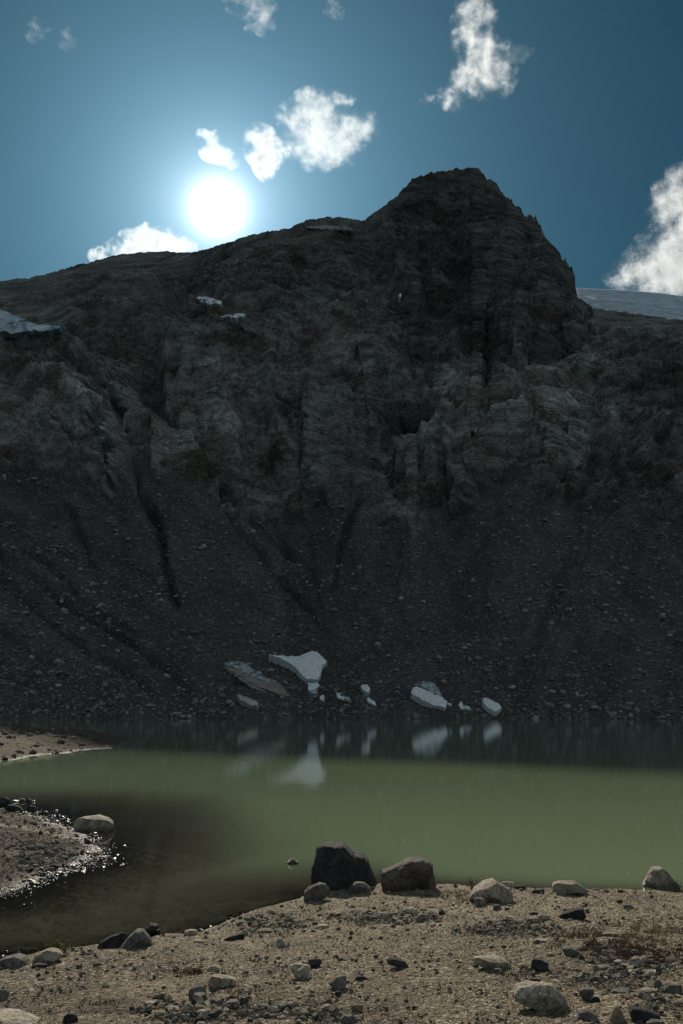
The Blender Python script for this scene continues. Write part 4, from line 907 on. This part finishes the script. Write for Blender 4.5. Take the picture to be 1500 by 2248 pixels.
# ---------------------------------------------------------------- medium stones: one object each, described by their neighbours
PROTO = []
for i in range(26):
    r = np.random.default_rng(100 + i); V = chip(ICO[2][0].astype(float), 12, r, .45, .82) * np.array([1, r.uniform(.65, 1), r.uniform(.4, .8)])
    V *= (1 + 0.06 * fbm(V * 1.6 + i * 5, 4))[:, None]
    PROTO.append(mesh_np('stone', V, ICO[2][1], False))
PM = {}
def proto(i, mat):
    if (i, mat) not in PM:
        m_ = PROTO[i].copy(); m_.materials.append(MATS[mat]); PM[(i, mat)] = m_
    return PM[(i, mat)]
ZONES = [  # px, py, rx, ry, count, size px, group
    (430, 2222, 140, 26, 62, (17, 34), 'cobbles of the bottom pebble bed'), (640, 2225, 110, 20, 24, (15, 28), 'cobbles of the bottom pebble bed'),
    (1350, 2130, 130, 36, 60, (12, 26), 'stones of the stony hollow on the right'), (1440, 2190, 60, 30, 12, (14, 26), 'stones of the stony hollow on the right'),
    (860, 2018, 120, 14, 20, (10, 18), 'stones of the middle pebble band'), (600, 2030, 90, 14, 18, (10, 20), 'stones along the left shore bank'),
    (1120, 2040, 110, 14, 14, (10, 18), 'stones of the middle pebble band'), (180, 2150, 160, 50, 14, (9, 18), 'stones scattered on the left sand'),
    (900, 2150, 200, 70, 12, (8, 16), 'stones scattered on the open sand'), (110, 1885, 80, 36, 34, (8, 18), 'stones of the near spit')]
TONE = {'pale': 'pale', 'grey': 'grey', 'dark': 'dark', 'tan': 'tan', 'brown': 'brown'}
used = set()
SHAPES = ['angular', 'rounded', 'flattish', 'pointed', 'chunky', 'oblong', 'blocky', 'chipped', 'lumpy', 'wedge like', 'squarish', 'slanting', 'egg shaped']
nm = 0
for (zx, zy, rx, ry, cnt, (s0, s1), grp) in ZONES:
    for _ in range(cnt):
        for _try in range(20):
            x = random.gauss(zx, rx * .55); y = random.gauss(zy, ry * .6)
            if not (-5 < x < 1505 and 1790 < y < 2262 and abs(x - zx) < rx and abs(y - zy) < ry * 1.4): continue
            if min(math.hypot(x - hx, (y - hy + 8) * 1.6) for hx, hy, _s in HEROES) < 24: continue
            if zy < 1950 and not inside(np.array(at_height(x, y, 0)[0]), np.array(at_height(x, y, 0)[1]), SPIT1): continue
            break
        else: continue
        g = on_ground(x, y); spx = random.uniform(s0, s1) * (1 if random.random() < .8 else 1.2); s = spx / F * g[1] / 2
        mat = random.choices(['pale', 'grey', 'tan', 'brown', 'dark'], [5, 5, 4, 3, 2])[0]; pi_ = random.randrange(26)
        o = bpy.data.objects.new('stone', proto(pi_, mat)); COL.objects.link(o)
        o.location = (g[0], g[1], g[2] + 0.006 + s * 0.28); o.scale = (s, s, s); o.rotation_euler = (random.gauss(0, .25), random.gauss(0, .25), random.uniform(0, 6.28))
        hx, hy, sh = min(HEROES, key=lambda h: math.hypot(x - h[0], 1.7 * (y - h[1])))
        dx_, dy_ = x - hx, y - hy; dist = math.hypot(dx_, dy_)
        horiz = 'right' if dx_ > 0 else 'left'
        rel_ = ((horiz + ' of') if abs(dx_) > 1.6 * abs(dy_) else ('below' if dy_ > 0 else 'above') if abs(dy_) > 1.6 * abs(dx_) else ('below ' + horiz + ' of' if dy_ > 0 else 'above ' + horiz + ' of'))
        near = 'close ' if dist < 32 else '' if dist < 70 else 'well '
        size = 'small' if spx < 13 else 'medium' if spx < 19 else 'sizeable'
        for shp in [SHAPES[pi_ % 13]] + SHAPES:
            lab = '%s %s %s stone %s%s %s' % (size, TONE[mat], shp, near, rel_, sh)
            if lab not in used: break
        used.add(lab); tag(o, lab, 'stone', grp); nm += 1
print('medium stones', nm)

# ---------------------------------------------------------------- pebbles (stuff)
def in_zone(px, py):
    d = np.zeros(np.shape(px))
    for (zx, zy, rx, ry, cnt, ss, g) in ZONES:
        if 'scattered' in g: continue
        d = np.maximum(d, np.exp(-(((px - zx) / rx) ** 2 + ((py - zy) / (ry * 1.2)) ** 2) * 1.2))
    return d
def cast_many(px, py):
    d = raydir(px, py); pos = CAM + d * (14 / d[:, 1])[:, None]
    lo = np.full(len(px), 4.0); hi = np.full(len(px), 58.0)
    Ys = np.geomspace(4.2, 58, 90); hitY = np.full(len(px), np.nan); prev = np.full(len(px), 4.0); done = np.zeros(len(px), bool)
    for Yv in Ys:
        p = CAM + d * (Yv / d[:, 1])[:, None]; g = ground_z(p[:, 0], p[:, 1], False); h = (p[:, 2] < g) & ~done
        lo[h] = prev[h]; hi[h] = Yv; done |= h; prev[:] = Yv
    for _ in range(9):
        m_ = (lo + hi) / 2; p = CAM + d * (m_ / d[:, 1])[:, None]; u = p[:, 2] < ground_z(p[:, 0], p[:, 1], False)
        hi = np.where(u, m_, hi); lo = np.where(u, lo, m_)
    p = CAM + d * (hi / d[:, 1])[:, None]; p[~done] = np.nan; return p
n = 240000
px = rng.uniform(-250, 1850, n); py = rng.uniform(1775, 2262, n)
z_ = in_zone(px, py); keep = rng.uniform(0, 1, n) < 0.42 + 0.9 * z_ + 0.8 * ((py < 1975) & (px < 330))
px, py, z_ = px[keep], py[keep], z_[keep]
p = cast_many(px, py); ok = ~np.isnan(p[:, 0]) & (p[:, 2] > -0.5); p, px, py, z_ = p[ok], px[ok], py[ok], z_[ok]
sp = np.clip(rng.pareto(2.9, len(p)) * 1.3 + 1.0, 1, 8) * (0.75 + 0.7 * z_)          # radius in photo pixels
S_ = sp / F * p[:, 1] * 0.9
p[:, 2] += S_ * 0.25 + 0.004
T_ = np.clip(rng.beta(1.1, 2.0, len(p)), 0, 1) * np.where((py < 1975) & (px < 330), .6, 1) * np.where((py > 2090) & (px < 520), .8, 1)
big = sp > 3.2
o = scatter_mesh('pebbles', p[~big], S_[~big], T_[~big], 0, M_PEB); tag(o, 'fine gravel strewn over the foreground shore', 'gravel', kind='stuff')
o = scatter_mesh('gravel', p[big], S_[big], T_[big], 1, M_PEB); tag(o, 'coarser pebbles strewn over the foreground shore', 'pebbles', kind='stuff')
print('pebbles', len(p))
# stones of the far spit
n = 9000; x = rng.uniform(-70, -14, n); y = rng.uniform(54, 122, n); z = spit2_z(x, y); k = z > -0.02
x, y, z = x[k], y[k], z[k]; s = np.clip(rng.pareto(2.4, len(x)) * .05 + .035, .03, .32)
o = scatter_mesh('spit_gravel', np.stack([x, y, z + s * .2], -1), s, 0.5 * rng.beta(1.5, 2, len(x)), 0, M_PEB); tag(o, 'gravel covering the far spit', 'gravel', kind='stuff')
M_BEDST = flat_material('drowned_stone', (0.16, 0.13, 0.09), (0.62, 0.52, 0.38), 2.0)
# submerged stones on the shallow bed
n = 5000; px = rng.uniform(-40, 720, n); py = rng.uniform(1850, 2110, n); q = at_height(px, py, 0.0); g = ground_z(q[:, 0], q[:, 1], False); k = (g < -0.03) & (g > -0.32)
q = q[k]; g = g[k]; s = np.clip(rng.pareto(2.0, len(q)) * .06 + .05, .04, .30); s = np.minimum(s, -g * 0.8)
o = scatter_mesh('bed_stones', np.stack([q[:, 0], q[:, 1], g + s * .1], -1), s, rng.beta(2, 2, len(q)), 1, M_BEDST, flat=(.25, .5)); tag(o, 'drowned stones on the shallow lake bed', 'stones', kind='stuff')

# cairn and the row of stones on the far spit
def spit_pt(px, py):
    d = raydir(px, py); Y = np.linspace(52, 130, 600); p = CAM + d * (Y / d[1])[:, None]; g = spit2_z(p[:, 0], p[:, 1]); k = np.argmax(p[:, 2] < g)
    return p[k] if (p[:, 2] < g).any() else CAM + d * (100 / d[1])
c = spit_pt(115, 1612)
ca = bpy.data.objects.new('cairn', None); COL.objects.link(ca); ca.location = c; tag(ca, 'little stacked cairn standing on the far spit', 'cairn')
zz = 0
for i, s in enumerate((.36, .32, .26, .20, .14)):
    o = bpy.data.objects.new('cairn_stone', proto(i * 3, 'grey' if i % 2 else 'brown')); COL.objects.link(o); o.parent = ca
    h = s * .55; o.scale = (s, s, s * .9); o.location = (random.uniform(-.04, .04), 0, zz + h * .8); o.rotation_euler = (0, 0, i * 1.3); zz += h * 1.35
places = ['at the far left', 'second from the left', 'in the left half', 'just left of the cairn', 'right below the cairn', 'just right of the cairn', 'in the right half', 'last but one on the right', 'at the right end']
for i, (x, y) in enumerate([(8, 1609), (24, 1610), (48, 1612), (66, 1617), (98, 1612), (108, 1617), (122, 1618), (140, 1619), (160, 1621)]):
    c = spit_pt(x, y); s = random.uniform(.22, .36); o = bpy.data.objects.new('stone', proto((i * 5) % 26, ['grey', 'brown', 'pale'][i % 3])); COL.objects.link(o)
    o.location = (c[0], c[1], c[2] + s * .2); o.scale = (s * 1.2, s, s); o.rotation_euler = (0, 0, i)
    tag(o, 'stone of the row on the far spit, ' + places[i], 'stone', 'row of stones on the far spit')

# floating stick
import bmesh
def tube_mesh(name, pts, r0, r1, seg=6):
    V, Fs = [], []; n = len(pts)
    for i, q in enumerate(pts):
        q = Vector(q); t = (Vector(pts[min(i + 1, n - 1)]) - Vector(pts[max(i - 1, 0)])).normalized(); u = t.orthogonal().normalized(); w = t.cross(u); r = r0 + (r1 - r0) * i / (n - 1)
        for k in range(seg):
            a = 2 * math.pi * k / seg; V.append(q + (u * math.cos(a) + w * math.sin(a)) * r)
    for i in range(n - 1):
        for k in range(seg): Fs.append((i * seg + k, i * seg + (k + 1) % seg, (i + 1) * seg + (k + 1) % seg, (i + 1) * seg + k))
    return V, Fs
def join_mesh(name, parts):
    V, Fs = [], []
    for v, f in parts:
        o = len(V); V += [tuple(x) for x in v]; Fs += [tuple(i + o for i in q) for q in f]
    me = bpy.data.meshes.new(name); me.from_pydata(V, [], Fs); me.update(); return me
M_STICK = flat_material('bleached_wood', (0.40, 0.34, 0.26), (0.55, 0.48, 0.38), 15)
a, b_ = at_height(204, 1853, .01), at_height(240, 1854, .012)
st = [tube_mesh('s', [a + (b_ - a) * t + np.array([0, .02 * math.sin(4 * t), .008]) for t in np.linspace(0, 1, 8)], .022, .014), tube_mesh('s', [b_ - (b_ - a) * .1, b_ + np.array([.03, .03, .10]), b_ + np.array([.10, .05, .26])], .006, .003)]
tag(link('stick', join_mesh('stick', st), M_STICK), 'bleached forked stick floating beside the boulder at the spit tip', 'stick')

# ---------------------------------------------------------------- plants
M_LEAF = flat_material('willow_leaf', (0.07, 0.085, 0.02), (0.16, 0.17, 0.04), 30)
M_STEM = flat_material('plant_stem', (0.07, 0.045, 0.03), (0.12, 0.08, 0.05), 40)
M_RED = flat_material('red_ground_plants', (0.075, 0.040, 0.024), (0.14, 0.085, 0.05), 14)
M_MOSS = flat_material('green_moss', (0.045, 0.05, 0.012), (0.10, 0.105, 0.025), 18)
M_DRY = flat_material('dry_grass', (0.20, 0.12, 0.07), (0.33, 0.24, 0.14), 14)
def bush(name, px, py, hpx, wpx, nst, label, leaf, leafn):
    c = on_ground(px, py); k = c[1] / F; H, Wd = hpx * k, wpx * k
    root = bpy.data.objects.new(name, None); COL.objects.link(root); root.location = c; tag(root, label, 'plant')
    stems, leaves = [], []
    for i in range(nst):
        a = random.uniform(0, 6.28); tip = Vector((math.cos(a) * Wd / 2 * random.uniform(.2, 1), math.sin(a) * Wd / 3, H * random.uniform(.55, 1.0)))
        pts = [Vector((0, 0, -.02)) + Vector((tip.x * t ** 1.4, tip.y * t, tip.z * t)) + Vector((random.gauss(0, .008), 0, 0)) for t in np.linspace(0, 1, 6)]
        stems.append(tube_mesh('s', pts, .004, .0018, 4))
        for j in range(leafn):
            q = pts[random.randrange(2, 6)] + Vector((random.gauss(0, .014), random.gauss(0, .014), random.gauss(0, .012))); d = Vector((random.gauss(0, 1), random.gauss(0, 1), random.gauss(.4, .6))).normalized(); w = d.orthogonal().normalized(); w.rotate(__import__('mathutils').Quaternion(d, random.uniform(0, 6.28)))
            L = random.uniform(.014, .028); leaves.append(([q, q + d * L * .5 + w * L * .28, q + d * L, q + d * L * .5 - w * L * .28], [(0, 1, 2, 3)]))
    link('stem', join_mesh('stem', stems), M_STEM, root)
    if leaves: link('foliage', join_mesh('foliage', leaves), leaf, root)
bush('willow_bush', 120, 2094, 30, 44, 24, 'small green willow bush growing behind the whitish boulder', M_LEAF, 26)
bush('willow_bush', 142, 2096, 26, 24, 10, 'small dark twiggy bush right beside the green willow bush', M_LEAF, 14)
bush('dry_plant', 1038, 1962, 42, 40, 12, 'wispy dry plant left of the ridged cream boulder', M_RED, 5)
bush('dry_plant', 1488, 1958, 26, 30, 14, 'dry twiggy plant right of the conical boulder', M_RED, 6)
bush('dry_plant', 1395, 1962, 16, 14, 5, 'tiny dry plant left of the conical boulder', M_RED, 5)
bush('dry_plant', 358, 2056, 20, 16, 8, 'yellowish tuft beside the black angular rock', M_DRY, 6)
bush('dry_plant', 180, 2092, 18, 10, 4, 'thin dry stalks at the shore right of the bushes', M_RED, 4)
def cover(name, zones, n, mat, hgt, label, kindcat):
    px, py = [], []
    for (x, y, rx, ry, w) in zones:
        m_ = int(n * w); px.append(rng.normal(x, rx * .5, m_)); py.append(rng.normal(y, ry * .5, m_))
    px, py = np.concatenate(px), np.concatenate(py); k = fbm(np.stack([px / 16, py / 8, px * 0], -1), 3) > -0.12; px, py = px[k], py[k]
    p = cast_many(px, py); p = p[~np.isnan(p[:, 0]) & (p[:, 2] > .05)]; n = len(p); p[:, 2] -= .003
    a = rng.uniform(0, 6.28, n); h = rng.uniform(.4, 1, n) * hgt; w = rng.uniform(.002, .0045, n); lean = rng.normal(0, .5, (n, 2)) * h[:, None]
    s = np.stack([np.cos(a), np.sin(a), a * 0], -1) * w[:, None]
    tip = p + np.stack([lean[:, 0], lean[:, 1], h], -1); mid_ = p + np.stack([lean[:, 0] * .3, lean[:, 1] * .3, h * .6], -1)
    V = np.stack([p - s, p + s, mid_ + s * .8, tip, mid_ - s * .8], 1); Fq = np.arange(n * 5).reshape(n, 5)
    tag(link(name, mesh_np(name, V, Fq), mat), label, kindcat, kind='stuff')
cover('ground_plants', [(1290, 2065, 90, 20, .22), (1400, 2100, 100, 26, .40), (1050, 1980, 40, 9, .10), (430, 2135, 50, 10, .05), (490, 2170, 40, 16, .08), (500, 2200, 40, 12, .06), (250, 2215, 120, 20, .08), (960, 2005, 26, 8, .05), (1130, 2130, 60, 12, .04)], 10000, M_RED, .032, 'low reddish brown plants creeping between the stones', 'ground plants')
cover('moss', [(640, 2225, 90, 20, .45), (1070, 2022, 26, 8, .12), (880, 2005, 16, 5, .06), (1080, 1975, 22, 6, .10), (1290, 2090, 30, 10, .15), (440, 2215, 30, 10, .12)], 12000, M_MOSS, .018, 'green moss between the stones', 'moss')
cover('grass', [(1420, 2050, 110, 26, .8), (1000, 1965, 40, 10, .2)], 3500, M_DRY, .035, 'thin dry grass on the right of the shore', 'grass')

# ---------------------------------------------------------------- clouds: volumes far beyond the ridge
def cloud(name, blobs, label, dist=3200, dens=0.014, seed=0, edge_=1.5, nsc=1.0, lo=0.05):
    cx = sum(b[0] for b in blobs) / len(blobs); cyy = sum(b[1] for b in blobs) / len(blobs)
    c = Vector(at_depth(cx, cyy, dist)); k = (c - Vector(CAM)).length / F * CP
    els = []
    for (x, y, rx, ry) in blobs:
        q = Vector(at_depth(x, y, dist)) - c; rr = (rx + ry) / 2
        els.append((q, (rx * k, rr * k, ry * k)))
    V, Fs = [], []
    bv, bf = ICO[2]
    for q, r_ in els:
        o = len(V); V += [tuple(q + Vector((v[0] * r_[0] * 1.45, v[1] * r_[1] * 1.45, v[2] * r_[2] * 1.45))) for v in bv]; Fs += [tuple(int(i) + o for i in f) for f in bf]
    me = bpy.data.meshes.new(name); me.from_pydata(V, [], Fs); me.update()
    o = link(name, me); o.location = c; tag(o, label, 'cloud')
    md = o.modifiers.new('merge', 'REMESH'); md.mode = 'VOXEL'; md.voxel_size = max(6.0, 8 * k)
    s = NT('cloud_' + name); p = s.obj()
    wn = s.n('ShaderNodeTexNoise', Vector=p, Scale=0.016 * nsc, Detail=3).outputs['Color']
    wv = s.n('ShaderNodeVectorMath', _operation='MULTIPLY_ADD'); s.put(wv, 'i0', s.n('ShaderNodeVectorMath', _operation='SUBTRACT', i0=wn, i1=(.5, .5, .5)).outputs[0]); wv.inputs[1].default_value = (190, 190, 190); s.put(wv, 'i2', p); pw = wv.outputs[0]
    m_ = None
    for q, r_ in els:
        a = s.n('ShaderNodeVectorMath', _operation='SUBTRACT'); s.put(a, 'i0', pw); a.inputs[1].default_value = q
        b = s.scale(a.outputs[0], tuple(1 / x for x in r_)); l = s.n('ShaderNodeVectorMath', _operation='LENGTH', i0=b).outputs['Value']
        f = s.math('SUBTRACT', 1.0, l); m_ = f if m_ is None else s.math('MAXIMUM', m_, f)
    nz = s.n('ShaderNodeTexNoise', Vector=p, Scale=0.022 * nsc, Detail=5, Roughness=0.62, Distortion=0.3).outputs['Fac']
    nz2 = s.n('ShaderNodeTexNoise', Vector=pw, Scale=0.10 * nsc, Detail=3, Roughness=0.7).outputs['Fac']
    v = s.math('ADD', s.math('ADD', m_, s.math('MULTIPLY', s.math('SUBTRACT', nz, 0.5), 3.2)), s.math('MULTIPLY', s.math('SUBTRACT', nz2, 0.5), 2.8))
    d = s.math('MULTIPLY', s.math('POWER', s.ramp(v, lo, edge_), 1.4), dens * 1.5)
    pv = s.n('ShaderNodeVolumePrincipled', Color=c3(.86, .91, .97), Density=d, Anisotropy=0.5); s.t.links.new(pv.outputs[0], s.out.inputs['Volume'])
    me.materials.append(s.m); return o
cloud('cloud', [(455, 300, 18, 18), (462, 325, 20, 22), (488, 340, 18, 16), (512, 357, 12, 12)], 'small white puff right above the sun', edge_=0.8, lo=-0.25, dens=0.02)
cloud('cloud', [(572, 305, 26, 26), (585, 330, 36, 28), (583, 360, 22, 24), (586, 386, 12, 14), (612, 322, 20, 20)], 'white cloud hanging down, between the small puff and the larger cloud', edge_=0.8, lo=-0.25, dens=0.02)
cloud('cloud', [(640, 255, 34, 20), (690, 255, 50, 42), (700, 310, 56, 44), (745, 315, 40, 40), (790, 278, 40, 24), (735, 345, 22, 20), (660, 320, 26, 30), (752, 215, 22, 14)], 'larger ragged white cloud in the middle of the sky', lo=-0.12)
cloud('cloud', [(1045, 30, 40, 34), (1035, 75, 34, 40), (1060, 120, 44, 46), (1080, 165, 40, 40), (1040, 160, 34, 34), (995, 205, 22, 30), (975, 220, 26, 14), (938, 222, 14, 14)], 'tall white cloud high on the right with a trailing tail')
cloud('cloud', [(1500, 420, 44, 50), (1465, 450, 34, 44), (1470, 560, 60, 50), (1520, 600, 120, 60), (1420, 600, 66, 34), (1375, 612, 36, 26), (1500, 500, 44, 60), (1640, 540, 120, 100)], 'big cumulus rising behind the glacier at the right edge', dist=3600, nsc=.8)
cloud('cloud', [(262, 552, 26, 20), (300, 535, 34, 26), (318, 515, 22, 20), (355, 535, 44, 24), (400, 545, 34, 14), (216, 560, 18, 14)], 'bright cumulus bank peeping over the left ridge', edge_=0.8, lo=-0.25, dens=0.02)
cloud('cloud', [(560, 8, 44, 18), (580, 40, 22, 26), (545, 62, 10, 8), (510, 8, 20, 12)], 'thin white cloud cut by the top of the picture', dens=.008)
cloud('cloud', [(80, 62, 24, 14), (75, 85, 12, 8)], 'faint wisp in the upper left corner, left of another wisp', lo=-0.3, dens=.0035)
cloud('cloud', [(146, 84, 16, 18), (150, 104, 9, 8)], 'faint wisp in the upper left, right of its twin', lo=-0.3, dens=.004)
cloud('cloud', [(1145, 118, 26, 14), (1120, 100, 16, 10)], 'faint scrap of cloud right of the tall white cloud', dens=.0025)
cloud('cloud', [(730, 12, 18, 16), (742, 30, 12, 10)], 'faint wisp at the top edge right of the thin cloud', lo=-0.3, dens=.004)
